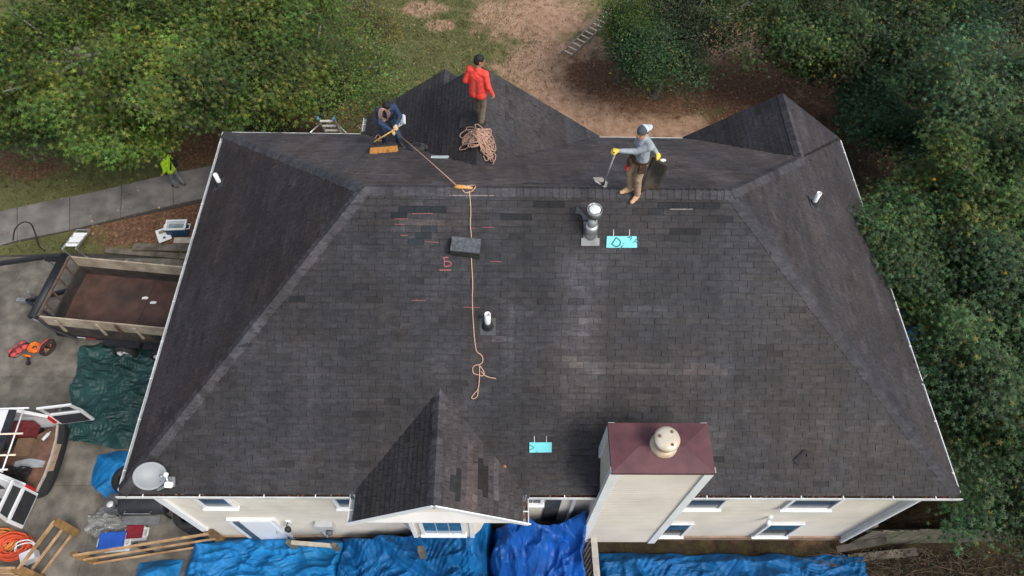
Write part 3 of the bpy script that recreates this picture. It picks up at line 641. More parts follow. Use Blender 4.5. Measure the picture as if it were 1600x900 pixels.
# ================================================================== THINGS ON THE ROOF
M_teal = mat('teal_underlayment', (.16, .62, .66), .5, .06, 6)
M_ink = mat('dark_teal_ink', (.02, .1, .13), .6, .1)
def txt(s, size):
    c = bpy.data.curves.new('t', 'FONT'); c.body = s; c.size = size; c.align_x = 'CENTER'; c.align_y = 'CENTER'
    o = bpy.data.objects.new('t', c); COL.objects.link(o); dg = bpy.context.evaluated_depsgraph_get(); dg.update()
    me = bpy.data.meshes.new_from_object(o.evaluated_get(dg)); bpy.data.objects.remove(o); return me
def roofpatch(name, quad, label, marks):
    q = [onroof(*p) for p in quad]; c = sum(q, Vector())/4; r = root(name, tuple(c), label, 'patch'); n = Vector(NF)
    MB().slab([p+n*.034 for p in q], .012, n).build('sheet', M_teal, r, True)
    ex = (q[1]-q[0]).normalized(); ey = n.cross(ex)
    for (s, u, v, size, ang) in marks:
        pos = q[0].lerp(q[1], u).lerp(q[3].lerp(q[2], u), v) + n*.0365
        if s == '>':
            me = MB().bar((-.05, .06, 0), (.05, 0, 0), .012, .002).bar((.05, 0, 0), (-.05, -.06, 0), .012, .002).mesh('print')
        else: me = txt(s, size)
        Mx = Matrix((ex, ey, n)).transposed().to_4x4(); Mx = Matrix.Translation(pos) @ Mx @ Matrix.Rotation(ang, 4, 'Z')
        me.transform(MW[r.name].inverted() @ Mx); link('printing', me, M_ink, r)
    for u in (.22, .76):
        p0 = q[3].lerp(q[2], u); MB().bar(p0+n*.034, p0+ey*.13+n*.034, .012, .004, n).build('tab', mat('pale_tape', (.5, .55, .55), .6), r, True)
roofpatch('underlayment_patch', [(947, 387), (995, 387), (994, 369), (948, 369)], 'bright teal underlayment patch with dark printing beside the metal flue pipe', [('Di', .36, .32, .26, -.6), ('A P', .86, .7, .15, -.7)])
roofpatch('underlayment_patch', [(827, 706.5), (861.5, 706), (862, 690.5), (827, 690.5)], 'smaller teal underlayment patch low on the roof left of the chimney', [('>', .1, .5, .1, 0), ('o', .33, .06, .08, 0)])
# stack of shingles
def shingle_stack():
    c = onroof(728, 392); r = root('shingle_stack', tuple(c), 'short stack of grey shingles lying on the roof below the ridge', 'shingles'); n = Vector(NF)
    n = (n*.35+Vector((0, 0, .65))).normalized(); ex0 = Vector((1, 0, 0)); ey0 = n.cross(ex0); rng = random.Random(4)
    for i in range(13):
        a = -.11 + rng.uniform(-.02, .02); ex = ex0*math.cos(a)+ey0*math.sin(a); ey = n.cross(ex)
        o = c + ex*rng.uniform(-.008, .008) + ey*(rng.uniform(-.008, .008)+.03) + n*(-.06+.0225*i)
        m = MB(); p = [o-ex*.285-ey*.15, o+ex*.285-ey*.15, o+ex*.285+ey*.15, o-ex*.285+ey*.15]
        m.quadbox(p + [t+n*.019 for t in p]); m.build('shingle', mat('bundle_shingle', (.085, .093, .108), .85, .4, 14, .5, 120) if i == 12 else mat('bundle_edge', (.024, .028, .026), .85, .4, 20), r, True)
shingle_stack()
# torn piece of shingle
def scrap(name, pts, m, label, cat, lift=.032, th=.01):
    q = [onroof(*p) for p in pts]; c = sum(q, Vector())/len(q)
    nn = Vector((-(roofz(c.x+.02, c.y)-roofz(c.x-.02, c.y))/.04, -(roofz(c.x, c.y+.02)-roofz(c.x, c.y-.02))/.04, 1)).normalized()
    o = MB().slab([p+nn*lift-c for p in q], th, nn).build(name, m); o.location = c; tag(o, label, cat); return o
M_scr = mat('dark_scrap', (.008, .007, .010), .7, .3, 12)
scrap('shingle_scrap', [(1238, 719), (1247, 728), (1250, 715), (1262, 706), (1256, 701), (1248, 710)], M_scr, 'torn dark shingle scrap on the roof right of the chimney', 'scrap')
scrap('shingle_scrap', [(897, 334), (905, 335), (918, 340), (912, 346), (906, 330), (901, 322)], mat('blue_scrap', (.045, .055, .068), .8, .3, 12), 'bluish loose shingle scrap left of the metal flue cap', 'scrap')
scrap('trim_strip', [(673, 248.5), (700, 249), (702, 246), (699.5, 245), (674, 245.5)], mat('pale_strip', (.55, .65, .66), .5), 'thin pale strip lying on the roof below the blue worker', 'strip')
# satellite dish
def dish():
    base = onroof(268, 752); r = root('satellite_dish', tuple(base), 'pale grey oval satellite dish on the front left roof corner', 'satellite dish')
    M_d = mat('dish_grey', (.24, .265, .28), .45, .08, 4); n = Vector(NF)
    MB().bar(base+n*.015-Vector((.08, 0, 0)), base+n*.015+Vector((.08, 0, 0)), .2, .02, n).build('foot', M_steel, r, True)
    top = base+Vector((-.05, -.02, .42)); MB().tube([base+n*.02, base+Vector((0, 0, .2)), top], .022, 10).build('mast', M_steel, r, True, True)
    ax = Vector((.42, -.30, .86)).normalized(); c = top + Vector((-.2, .0, .0)); q = Vector((0, 0, 1)).rotation_difference(ax).to_matrix()
    V, F = [], []; nr, na = 7, 36
    for side in (0, 1):
        for i in range(nr+1):
            t = i/nr
            for k in range(na):
                a = 2*math.pi*k/na; V.append(tuple(c + q @ Vector((.30*t*math.cos(a), .265*t*math.sin(a), .07*t*t - .012*side))))
    B = (nr+1)*na
    for i in range(nr):
        for k in range(na):
            k2 = (k+1) % na; F.append((i*na+k, (i+1)*na+k, (i+1)*na+k2, i*na+k2)); F.append((B+i*na+k, B+i*na+k2, B+(i+1)*na+k2, B+(i+1)*na+k))
    for k in range(na): k2 = (k+1) % na; F.append((nr*na+k, B+nr*na+k, B+nr*na+k2, nr*na+k2))
    m = MB(); m.v = V; m.f = F; m.build('reflector', M_d, r, True, True)
    arm0 = c + q @ Vector((.18, -.25, .03)); lnb = c + ax*.34 + Vector((.34, -.12, -.12)); MB().bar(arm0, lnb, .04, .03).build('feed_arm', M_d, r, True)
    MB().box(lnb, (.15, .11, .13), q).build('receiver', M_white, r, True, bevel=.015)
    MB().box(lnb+Vector((-.09, .19, .02)), (.08, .07, .08), q).build('receiver', M_white, r, True, bevel=.01)
    MB().bar(lnb+Vector((-.09, .19, .02)), lnb, .025, .025).build('bracket', M_white, r, True)
    for dx in (0, .05): MB().lathe([(.014, 0), (.014, .012)], c+q @ Vector((.2+dx*.3, -.09-dx*2, .034)), tuple(ax), 8).build('bolt', M_blackp, r, True)
    MB().tube([base+n*.03, onroof(259, 765)+n*.02, onroof(260, 773)+n*.04], .008, 6).build('cable', M_black, r, True)
dish()
# ------------------------------------------------------------------ people
def smoothmesh(caps, vox, name, it=4):
    b = MB()
    for cpt in caps:
        if cpt[0] == 'e': b.ell(cpt[1], cpt[2], cpt[3] if len(cpt) > 3 else None, 14, 10)
        else:
            a, c, ra, rb = cpt; a, c = Vector(a), Vector(c); b.ell(a, (ra,)*3, None, 12, 8); b.ell(c, (rb,)*3, None, 12, 8)
            if (c-a).length > 1e-4: b.tube([a, c], [ra, rb], 12)
    o = bpy.data.objects.new('tmp', b.mesh('tmp')); COL.objects.link(o)
    md = o.modifiers.new('r', 'REMESH'); md.mode = 'VOXEL'; md.voxel_size = vox
    sm = o.modifiers.new('s', 'SMOOTH'); sm.iterations = it; sm.factor = .5
    dg = bpy.context.evaluated_depsgraph_get(); dg.update()
    me = bpy.data.meshes.new_from_object(o.evaluated_get(dg)); me.name = name; bpy.data.objects.remove(o); me.shade_smooth(); return me
def hand(J, wrist, elbow, palm_n, side, curl=.5):
    """palm and five bent fingers beyond the wrist"""
    w, e = Vector(wrist), Vector(elbow); d = (w-e).normalized(); n = Vector(palm_n); n = (n - d*n.dot(d)).normalized(); s = d.cross(n).normalized()*side
    C = [(w, w+d*.05, .026, .03), (w+d*.05+s*.025, w+d*.085+s*.028, .022, .018), (w+d*.05-s*.025, w+d*.08-s*.028, .022, .018), (w+d*.05, w+d*.085, .024, .02)]
    for k, (off, L) in enumerate(((.034, .075), (.012, .085), (-.011, .08), (-.033, .062))):
        b = w+d*.085+s*off; m1 = b+(d*math.cos(curl)+n*math.sin(curl))*L*.5; m2 = m1+(d*math.cos(curl*2.2)+n*math.sin(curl*2.2))*L*.5
        C += [(b, m1, .0105, .0095), (m1, m2, .0095, .008)]
    t0 = w+d*.03+s*.03; t1 = t0+(d*.6+s*.7+n*.3).normalized()*.045; t2 = t1+(d*.9+s*.1+n*.5).normalized()*.035
    C += [(t0, t1, .014, .012), (t1, t2, .012, .009)]
    return C
def person(loc, rz, J, label, shirt, trousers, shoes, skin, hair=None, scale=1.0, sleeves=True, hands=None, extra=None, headdir=(0, 1, 0), shirt_long=.05):
    r = root('person', loc, label, 'person', None, rz)
    J = {k: Vector(v)*scale for k, v in J.items()}
    sc = scale; hd = Vector(headdir).normalized(); hup = (J['head']-J['neck']).normalized(); hd = (hd-hup*hd.dot(hup)).normalized(); hx = hd.cross(hup)
    hq = Matrix((hx, hd, hup)).transposed(); hc = J['head']
    H = lambda x, y, z: hc + hq @ Vector((x*sc, y*sc, z*sc))
    body = [('e', H(0, -.005, .02), (.078*sc, .098*sc, .105*sc), hq), ('e', H(0, .02, -.05), (.062*sc, .075*sc, .075*sc), hq), (H(0, -.01, -.06), J['neck'], .055*sc, .06*sc)]
    body += [(H(0, .092, .0), H(0, .108, -.028), .013*sc, .017*sc), ('e', H(.08, -.005, .0), (.014*sc, .022*sc, .033*sc), hq), ('e', H(-.08, -.005, .0), (.014*sc, .022*sc, .033*sc), hq), (H(-.03, .085, .03), H(.03, .085, .03), .016*sc, .016*sc), (H(-.02, .088, -.062), H(.02, .088, -.062), .011*sc, .011*sc), ('e', H(0, .075, -.1), (.03*sc, .025*sc, .022*sc), hq)]
    ch, pv = J['chest'], J['pelvis']
    body += [(J['neck'], ch, .06*sc, .12*sc), (ch, pv, .12*sc, .115*sc)]
    sh_ = []; tr = []; sho = []
    across = (J['shR']-J['shL']).normalized()
    sh_ += [('e', ch, (.175*sc, .13*sc, .17*sc), Matrix((across, across.cross((ch-pv).normalized())*-1, (ch-pv).normalized())).transposed()), (ch+across*.06*sc, pv+across*.07*sc, .13*sc, .125*sc), (ch-across*.06*sc, pv-across*.07*sc, .13*sc, .125*sc), (J['shL'], J['shR'], .085*sc, .085*sc), (ch.lerp(J['neck'], .9), ch, .075*sc, .13*sc)]
    dnv = (pv-ch).normalized(); sh_ += [(pv+across*.07*sc, pv+across*.075*sc+dnv*shirt_long*sc, .125*sc, .13*sc), (pv-across*.07*sc, pv-across*.075*sc+dnv*shirt_long*sc, .125*sc, .13*sc)]
    for s_ in 'LR':
        a, e, w = J['sh'+s_], J['el'+s_], J['wr'+s_]
        body += [(a, e, .055*sc, .045*sc), (e, w, .042*sc, .028*sc)]
        body += hand(J, w, e, (hands or {}).get(s_, (0, 1, 0)), 1 if s_ == 'L' else -1, (hands or {}).get('curl', .55))
        we = e.lerp(w, .93); sh_ += [(a, e, .075*sc, .06*sc), (e, we, .06*sc, .043*sc)]
        h, k, n_ = J['hip'+s_], J['kn'+s_], J['an'+s_]; t = J['toe'+s_]
        body += [(pv, h, .1*sc, .085*sc), (h, k, .085*sc, .055*sc), (k, n_, .05*sc, .035*sc), (n_, t, .035*sc, .03*sc)]
        tr += [(pv, h, .115*sc, .105*sc), (h, k, .1*sc, .075*sc), (k, n_+ (k-n_).normalized()*.03*sc, .075*sc, .068*sc)]
        heel = n_ + (n_-t).normalized()*.05*sc; heel.z = t.z+.01
        sho += [(n_, heel, .05*sc, .042*sc), (heel, t, .043*sc, .042*sc), (n_, t, .048*sc, .036*sc)]
    link('body', smoothmesh(body, .0085, 'body', 3), skin, r)
    link('shirt', smoothmesh(sh_, .013, 'shirt', 6), shirt, r)
    link('trousers', smoothmesh(tr, .013, 'trousers', 6), trousers, r)
    n2 = len(sho)//2
    for q in (sho[:n2], sho[n2:]): link('shoe', smoothmesh(q, .01, 'shoe', 3), shoes, r)
    for x in (-.032, .032): MB().ell(H(x, .088, .008), (.011, .008, .008)).build('eye', mat('eye_dark', (.03, .02, .015), .3), r, False, True)
    if hair is not None:
        hm = [('e', H(0, -.014, .045), (.088*sc, .104*sc, .098*sc), hq), ('e', H(0, -.045, .0), (.083*sc, .072*sc, .09*sc), hq)]
        link('hair', smoothmesh(hm, .008, 'hair', 3), hair, r)
    if extra: extra(r, J, H, hq, sc)
    return r
M_hair = mat('black_hair', (.012, .011, .011), .6, .4, 40, .6, 90)
STAND = dict(anL=(-.1, 0, .09), anR=(.1, 0, .09), toeL=(-.12, .15, .04), toeR=(.12, .15, .04), knL=(-.1, .03, .5), knR=(.1, .03, .5), hipL=(-.09, 0, .93), hipR=(.09, 0, .93), pelvis=(0, 0, .98), chest=(0, .01, 1.32), neck=(0, .01, 1.51), head=(0, .035, 1.66), shL=(-.19, 0, 1.43), shR=(.19, 0, 1.43), elL=(-.25, -.03, 1.14), elR=(.25, -.03, 1.14), wrL=(-.26, .06, .89), wrR=(.26, .06, .89))
def ground_feet(J, loc, rz, sc, keys=('L', 'R')):
    """rest each foot on the roof below it"""
    for s_ in keys:
        for k, dz in (('an', .095), ('toe', .047)):
            v = J[k+s_]; w = Vector(loc) + Matrix.Rotation(rz, 3, 'Z') @ (Vector(v)*sc); J[k+s_] = (v[0], v[1], (roofz(w.x, w.y)+.012-loc[2])/sc + dz)
M_gloveY = mat('yellow_glove', (.72, .5, .07), .7, .15, 20)
# --- man in grey on the ridge
def grey_man():
    loc = (2.62, 8.90, RZ); rz = R_(108); sc = .99        # faces left and a little towards the front
    J = dict(STAND); inv = Matrix.Rotation(-rz, 3, 'Z')
    W3 = lambda px, py, Y: tuple((inv @ (PY(px, py, Y)-Vector(loc)))/sc)
    J['wrL'] = None
    # image-left arm holds the shovel, the other rests on the dark sheet
    wl = PY(954, 237, 8.72); wrr = PY(1029, 243, 8.95)
    J['anL'] = (-.13, -.05, 0); J['toeL'] = (-.19, .08, 0); J['anR'] = (.02, .06, 0); J['toeR'] = (.02, .23, 0); J['knL'] = (-.13, .03, .5); J['knR'] = (.05, .12, .5)
    ground_feet(J, loc, rz, sc)
    lw = inv @ (wl-Vector(loc))/sc; rw = inv @ (wrr-Vector(loc))/sc
    cand = {'L': lw, 'R': rw}
    J['chest'] = (.0, .04, 1.31); J['neck'] = (.0, .06, 1.5); J['head'] = (.0, .1, 1.64)
    for k, w in cand.items():
        s_ = Vector(J['sh'+k]); d = w-s_; L = d.length
        if L > .56: w = s_+d*(.56/L)
        mid = s_.lerp(w, .5); hgt = math.sqrt(max(0.001, .29**2-(min(L, .56)/2)**2)); J['el'+k] = tuple(mid+Vector((.25*(1 if k == 'R' else -1), -.5, -.7)).normalized()*hgt); J['wr'+k] = tuple(w)
    M_gs = mat('grey_shirt', (.27, .31, .35), .85, .22, 7, 1.0, 11)
    def extra(r, J, H, hq, s):
        cap = [('e', H(0, -.008, .055), (.094, .11, .09), hq)]
        link('cap', smoothmesh(cap, .009, 'cap', 2), mat('dark_cap', (.06, .075, .095), .8, .15), r)
        link('cap_back', smoothmesh([('e', H(0, -.05, .052), (.09, .08, .087), hq)], .009, 'cap_back', 2), mat('pale_cap_mesh', (.5, .58, .68), .8, .12), r)
        MB().ell(H(0, -.145, .0), (.07, .075, .014), hq).build('cap_bill', mat('pale_cap_mesh', (.5, .58, .68)), r, False, True)
        pv = J['pelvis']; M_b = mat('brown_leather', (.07, .042, .026), .6, .3, 12, .4)
        b = MB(); pts = [pv+Vector((.185*math.cos(t), .165*math.sin(t), -.01)) for t in np.linspace(0, 2*math.pi, 25)]
        for i in range(24): b.bar(pts[i], pts[i+1], .03, .075)
        b.build('tool_belt', M_b, r)
        for (t, w, h) in ((.2, .14, .2), (2.9, .15, .22), (1.5, .13, .17), (-1.2, .12, .18)):
            d = Vector((math.cos(t), math.sin(t), 0)); MB().bar(pv+d*.2+Vector((0, 0, -.02)), pv+d*.21+Vector((0, 0, -h)), w, .07, d).build('pouch', M_b, r, bevel=.015)
        MB().bar(pv+Vector((.02, .24, -.2)), pv+Vector((.02, .25, -.27)), .09, .04, (0, 1, 0)).build('pouch', mat('red_tape', (.6, .06, .05), .5), r)
        for k in 'LR':
            w, e = J['wr'+k], J['el'+k]; d = (w-e).normalized()
            gl = [(a, c, ra+.007, rb+.007) for a, c, ra, rb in hand(J, w, e, (0, .2, -1), 1 if k == 'L' else -1, .75)] + [(w-d*.05, w, .04, .036)]
            link('glove', smoothmesh(gl, .0085, 'glove', 2), M_gloveY, r)
    p = person(loc, rz, J, 'man in grey shirt, tan trousers and cap standing on the ridge with a shovel', M_gs, mat('tan_trousers', (.36, .25, .17), .85, .22, 7, 1.0, 11), mat('tan_boots', (.55, .36, .22), .7, .15, 14), M_skin, mat('brown_hair', (.04, .025, .015), .7), sc, headdir=(-.35, 1, -.1), hands={'L': (0, .2, -1), 'R': (0, .2, -1), 'curl': .75}, extra=extra)
    M0 = MW[p.name]; hl = M0 @ (Vector(J['wrL'])*sc); hr = M0 @ (Vector(J['wrR'])*sc)
    ft = onroof(941, 292); top = hl + Vector((-.045, -.02, .0)); d = (ft-top).normalized()
    sv = root('shovel', tuple(ft), 'flat shovel with grey shaft held upright by the man in grey', 'shovel')
    MB().tube([top+d*.03, ft-d*.16], .017, 10).build('shaft', mat('grey_shaft', (.35, .35, .35), .5), sv, True, True)
    MB().bar(top-Vector((.05, .03, 0)), top+Vector((.05, .03, 0)), .03, .03).bar(top+Vector((-.045, -.027, 0)), top+d*.13, .02, .02).bar(top+Vector((.045, .027, 0)), top+d*.13, .02, .02).build('grip', M_blackp, sv, True)
    MB().tube([ft-d*.2, ft-d*.1], .026, 8).build('socket', M_blackp, sv, True)
    up_ = Vector((0, 0, 1)); ax = Vector((.8, -.6, 0)); q = ft - d*.02
    MB().slab([q+ax*.1+Vector((0, 0, .02)), q+Vector((-.16, .02, .14)), q+Vector((-.2, .08, .18)) - ax*.0, q+Vector((-.02, .1, .17)), q+Vector((.1, .02, .1))], .008, (.5, .8, .4)).build('blade', mat('worn_steel', (.2, .195, .185), .4, .2, 8, metal=.6), sv, True)
    # dark roofing sheet held at his side
    rs = root('roofing_sheet', tuple(PY(1020, 300, 8.98)), 'dark roofing sheet held upright beside the man in grey', 'sheet')
    A = [PY(1003, 297, 8.86), PY(1028, 305, 8.86), PY(1045, 254, 8.98), PY(1020, 247, 8.98)]
    for v in A[:2]: v.z = roofz(v.x, v.y)+.03
    g_ = MB(); nU, nV = 8, 10
    for i in range(nU+1):
        for j in range(nV+1):
            u, v = i/nU, j/nV; pt = A[0].lerp(A[1], u).lerp(A[3].lerp(A[2], u), v); pt = pt + Vector((0, .05*math.sin(u*2.6+v*2)+.03*math.sin(v*4), 0)); g_.v.append(tuple(pt))
    for i in range(nU):
        for j in range(nV): a = i*(nV+1)+j; g_.f.append((a, a+nV+1, a+nV+2, a+1))
    sh = g_.build('sheet', mat('black_felt', (.03, .032, .03), .8, .4, 5, .3, 30, col2=(.07, .05, .035)), rs, True, True)
    sm = sh.modifiers.new('thick', 'SOLIDIFY'); sm.thickness = .012
    MB().ell(A[3].lerp(A[2], .62)+Vector((0, 0, .02)), (.06, .035, .02)).build('label', M_white, rs, True, True)
grey_man()
# --- man in red on the middle gable ridge
def red_man():
    y = 11.95; loc = (-.47, y, roofz(GC, y)-.02); rz = R_(-24); sc = 1.06
    J = dict(STAND); J['anL'] = (-.12, .2, 0); J['toeL'] = (-.14, .36, 0); J['anR'] = (.07, -.03, 0); J['shL'] = (-.17, 0, 1.42); J['shR'] = (.17, 0, 1.42); J['toeR'] = (.1, .12, 0); J['knL'] = (-.11, .18, .5); J['knR'] = (.09, .05, .5)
    ground_feet(J, loc, rz, sc)
    J['elL'] = (-.255, -.06, 1.15); J['wrL'] = (-.2, .12, .96); J['elR'] = (.25, -.03, 1.14); J['wrR'] = (.31, .06, .88); J['head'] = (.02, .05, 1.66)
    def extra(r, J, H, hq, s):
        pass
    person(loc, rz, J, 'man in red long sleeved shirt standing with his back turned on the gable ridge', mat('red_shirt', (.8, .07, .05), .8, .22, 7, 1.0, 11), mat('khaki_trousers', (.17, .135, .095), .85, .22, 7, 1.0, 11), mat('black_shoes', (.03, .03, .032), .6, .2), M_skind, M_hair, sc, headdir=(.75, .6, -.1), extra=extra, hands={'L': (0, 1, 0), 'R': (-1, 0, 0), 'curl': .4}, shirt_long=.12)
red_man()
# --- man in blue bent over a broom
def blue_man():
    loc = (-2.7, 12.5, roofz(-2.7, 12.5)); rz = R_(205); sc = 1.0      # faces the front of the picture
    loc = (loc[0], loc[1], loc[2]); J = dict(STAND)
    J['anL'] = (-.16, .12, 0); J['toeL'] = (-.2, .26, 0); J['anR'] = (.15, -.1, 0); J['toeR'] = (.2, .04, 0)
    ground_feet(J, loc, rz, sc)
    J['knL'] = (-.16, .2, .47); J['knR'] = (.16, .06, .45); J['hipL'] = (-.1, -.08, .86); J['hipR'] = (.1, -.08, .86); J['pelvis'] = (0, -.08, .92); J['chest'] = (.01, .07, 1.24); J['neck'] = (.02, .14, 1.41); J['head'] = (.02, .24, 1.54)
    J['shL'] = (-.18, .11, 1.34); J['shR'] = (.2, .11, 1.34); J['elL'] = (-.27, .22, 1.1); J['elR'] = (.25, .24, 1.1); J['wrL'] = (-.1, .38, 1.02); J['wrR'] = (.04, .4, .92)
    M_bl = mat('navy_shirt', (.022, .045, .105), .85, .22, 7, 1.0, 11)
    def extra(r, J, H, hq, s):
        # coil of rope over the shoulder
        m = MB(); rng = random.Random(2)
        for k in range(7):
            pts = []
            for t in np.linspace(0, 2*math.pi, 26):
                c = J['shR'].lerp(J['chest'], .35) + Vector((-.02, .06, .03)); a = .27+.012*k
                pts.append(c + Vector((.10*math.cos(t)+.012*k-.04 + .03*math.sin(t), .10*math.sin(t)+.13*math.cos(t)*.0 + .10 - .1*math.sin(t)**2*.3, a*math.sin(t)*.9-.03)) + Vector((rng.uniform(-.006, .006),)*3))
            m.tube(pts, .011, 6, False)
        m.build('rope_coil', M_rope2, r)
        for k in 'LR':
            w, e = J['wr'+k], J['el'+k]; d = (w-e).normalized()
            gl = [(a, c, ra+.006, rb+.006) for a, c, ra, rb in hand(J, w, e, (0, .2, -1), 1 if k == 'L' else -1, .8)] + [(w-d*.04, w, .038, .034)]
            link('glove', smoothmesh(gl, .0085, 'glove', 2), mat('tan_glove', (.6, .45, .3), .8, .15), r)
    p = person(loc, rz, J, 'man in navy shirt bent over a broom with a rope coil on his shoulder', M_bl, mat('blue_jeans', (.03, .055, .1), .85, .22, 7, 1.0, 11), mat('dark_boots', (.04, .035, .03), .7), M_skind, M_hair, sc, headdir=(-.2, .7, -.9), extra=extra, hands={'L': (0, .2, -1), 'R': (0, .2, -1), 'curl': .8})
    M0 = MW[p.name]; hl = M0 @ Vector(J['wrL']); hr = M0 @ Vector(J['wrR']); grip = hl.lerp(hr, .5) + Vector((0, -.08, 0))
    hd = onroof(602, 239); br = root('push_broom', tuple(hd), 'push broom with tan bristles and yellow handle in front of the blue worker', 'broom')
    nb = Vector(NBk); sock = onroof(585, 239) + nb*.26
    MB().tube([grip+(grip-sock).normalized()*.12, sock], .016, 10).build('handle', mat('yellow_handle', (.6, .36, .06), .5, .1), br, True, True)
    a0, a1 = onroof(580, 240), onroof(620, 236.5)
    MB().bar(a0+nb*.17, a1+nb*.17, .07, .04, nb).build('block', M_blackp, br, True)
    m = MB(); rng = random.Random(5)
    for i in range(420):
        t = rng.random(); o = a0.lerp(a1, t)+Vector((0, rng.uniform(-.035, .035), 0)); tip = a0.lerp(a1, (t-.5)*1.05+.5)+Vector((rng.uniform(-.02, .02), rng.uniform(-.09, .06), 0)); tip.z = roofz(tip.x, tip.y)+.008
        m.bar(o+nb*.16, tip, .016, .007)
    m.build('bristles', mat('tan_bristle', (.42, .2, .05), .8, .25, 40), br, True)
    MB().bar(sock, a0.lerp(a1, .3)+nb*.17, .03, .03).build('socket', M_blackp, br, True)
    return grip
GRIP = blue_man()
# --- man in lime shirt on the walkway
def lime_man():
    loc = tuple(P(283, 292)+Vector((0, 0, .045))); rz = R_(70); J = dict(STAND); sc = .92
    J['anL'] = (-.11, .1, .095); J['toeL'] = (-.12, .26, .047); J['anR'] = (.1, -.12, .1); J['toeR'] = (.11, .03, .047); J['knL'] = (-.11, .12, .48); J['knR'] = (.1, .0, .48)
    J['elL'] = (-.27, .0, 1.14); J['wrL'] = (-.28, .16, .92); J['elR'] = (.27, .03, 1.14); J['wrR'] = (.22, .24, 1.0)
    def extra(r, J, H, hq, s):
        link('hard_hat', smoothmesh([('e', H(0, -.005, .06), (.115, .135, .1), hq)], .01, 'hard_hat', 2), mat('lime_shirt', (.36, .62, .02), .6, .08), r)
        c = J['chest']; MB().bar(c+Vector((.16, -.1, .1)), c+Vector((-.12, -.14, -.2)), .05, .03, (0, 1, 0)).build('strap', M_blackp, r)
        MB().box(c+Vector((.17, -.05, -.2)), (.16, .24, .3)).build('shoulder_bag', M_blackp, r, bevel=.03)
    person(loc, rz, J, 'worker in lime green shirt walking on the concrete path under the tree', mat('lime_shirt', (.36, .62, .02), .8, .22, 7, 1.0, 11), mat('grey_trousers', (.16, .165, .18), .85, .22, 7, 1.0, 11), mat('brown_shoes', (.08, .045, .03), .7), M_skin, M_hair, sc, extra=extra)
lime_man()
# ------------------------------------------------------------------ ropes
def smooth_path(pts, n=8):
    out = []
    for i in range(len(pts)-1):
        p0, p1, p2, p3 = pts[max(i-1, 0)], pts[i], pts[i+1], pts[min(i+2, len(pts)-1)]
        for k in range(n):
            t = k/n; out.append(.5*((2*p1)+(p2-p0)*t+(2*p0-5*p1+4*p2-p3)*t*t+(3*p1-p0-3*p2+p3)*t**3))
    return out+[pts[-1]]
def drape(pxs, lift=.022, n=8):
    q = smooth_path([Vector((x, y, 0)) for x, y in pxs], n); out = []
    for i, v in enumerate(q): out.append(onroof(v.x, v.y, lift))
    return out
anc = onroof(722, 293, .06)
rp = drape([(733, 298), (734.5, 312), (735.5, 330), (735, 352), (737, 378), (736.5, 405), (738.5, 440), (738, 470), (739.5, 505), (742, 535), (745, 549), (751, 554), (754.5, 560), (753, 567), (748, 570)], .025, 6)
k0 = drape([(748, 570), (742, 571), (738.5, 576), (740, 583), (747, 585.5), (754, 587), (756, 581), (751, 573), (748, 570)], .03)
k1 = drape([(749, 572), (749, 590), (747, 607), (741, 615), (737, 621), (741, 623), (746, 618), (747, 608)], .045)
k2 = drape([(752, 580), (757, 586), (763, 589), (775, 591.5)], .03)
lr = MB().tube(rp, .0105, 8).tube(k0, .0105, 8).tube(k1, .0105, 8).tube(k2, .0105, 8).build('safety_rope', M_rope, None, False, True)
tag(lr, 'pink safety rope running down the roof to a knotted tangle', 'rope')
tr_ = MB().tube([GRIP+Vector((.02, -.02, .0)), GRIP.lerp(anc, .5)-Vector((0, 0, .02)), anc+Vector((-.1, .02, .03))], .0105, 8).build('taut_rope', M_rope, None, False, True)
tag(tr_, 'taut pink rope from the blue worker to the ridge anchor', 'rope')
an = root('ridge_anchor', tuple(onroof(722, 294)), 'orange webbing anchor with rope loop tied on the roof ridge', 'anchor')
M_or = mat('orange_webbing', (.6, .3, .1), .75, .2, 30)
q0, q1 = onroof(709, 292.5, .04), onroof(738, 294, .04)
MB().tube([q0, q0.lerp(q1, .2)+Vector((0, 0, .02)), q0.lerp(q1, .6)+Vector((0, -.01, .03)), q1], [.015, .045, .04, .025], 8).build('webbing', M_or, an, True, True)
MB().tube(drape([(722, 296), (727, 301), (734, 300), (738, 298), (743, 292), (742, 290), (735, 289.5), (731, 291)], .04), .011, 7).build('rope_loop', M_rope, an, True, True)
MB().lathe([(.03, 0), (.03, .06), (.02, .06)], q0.lerp(q1, .75)+Vector((0, 0, .0)), n=12).build('ring', M_alu, an, True, True)
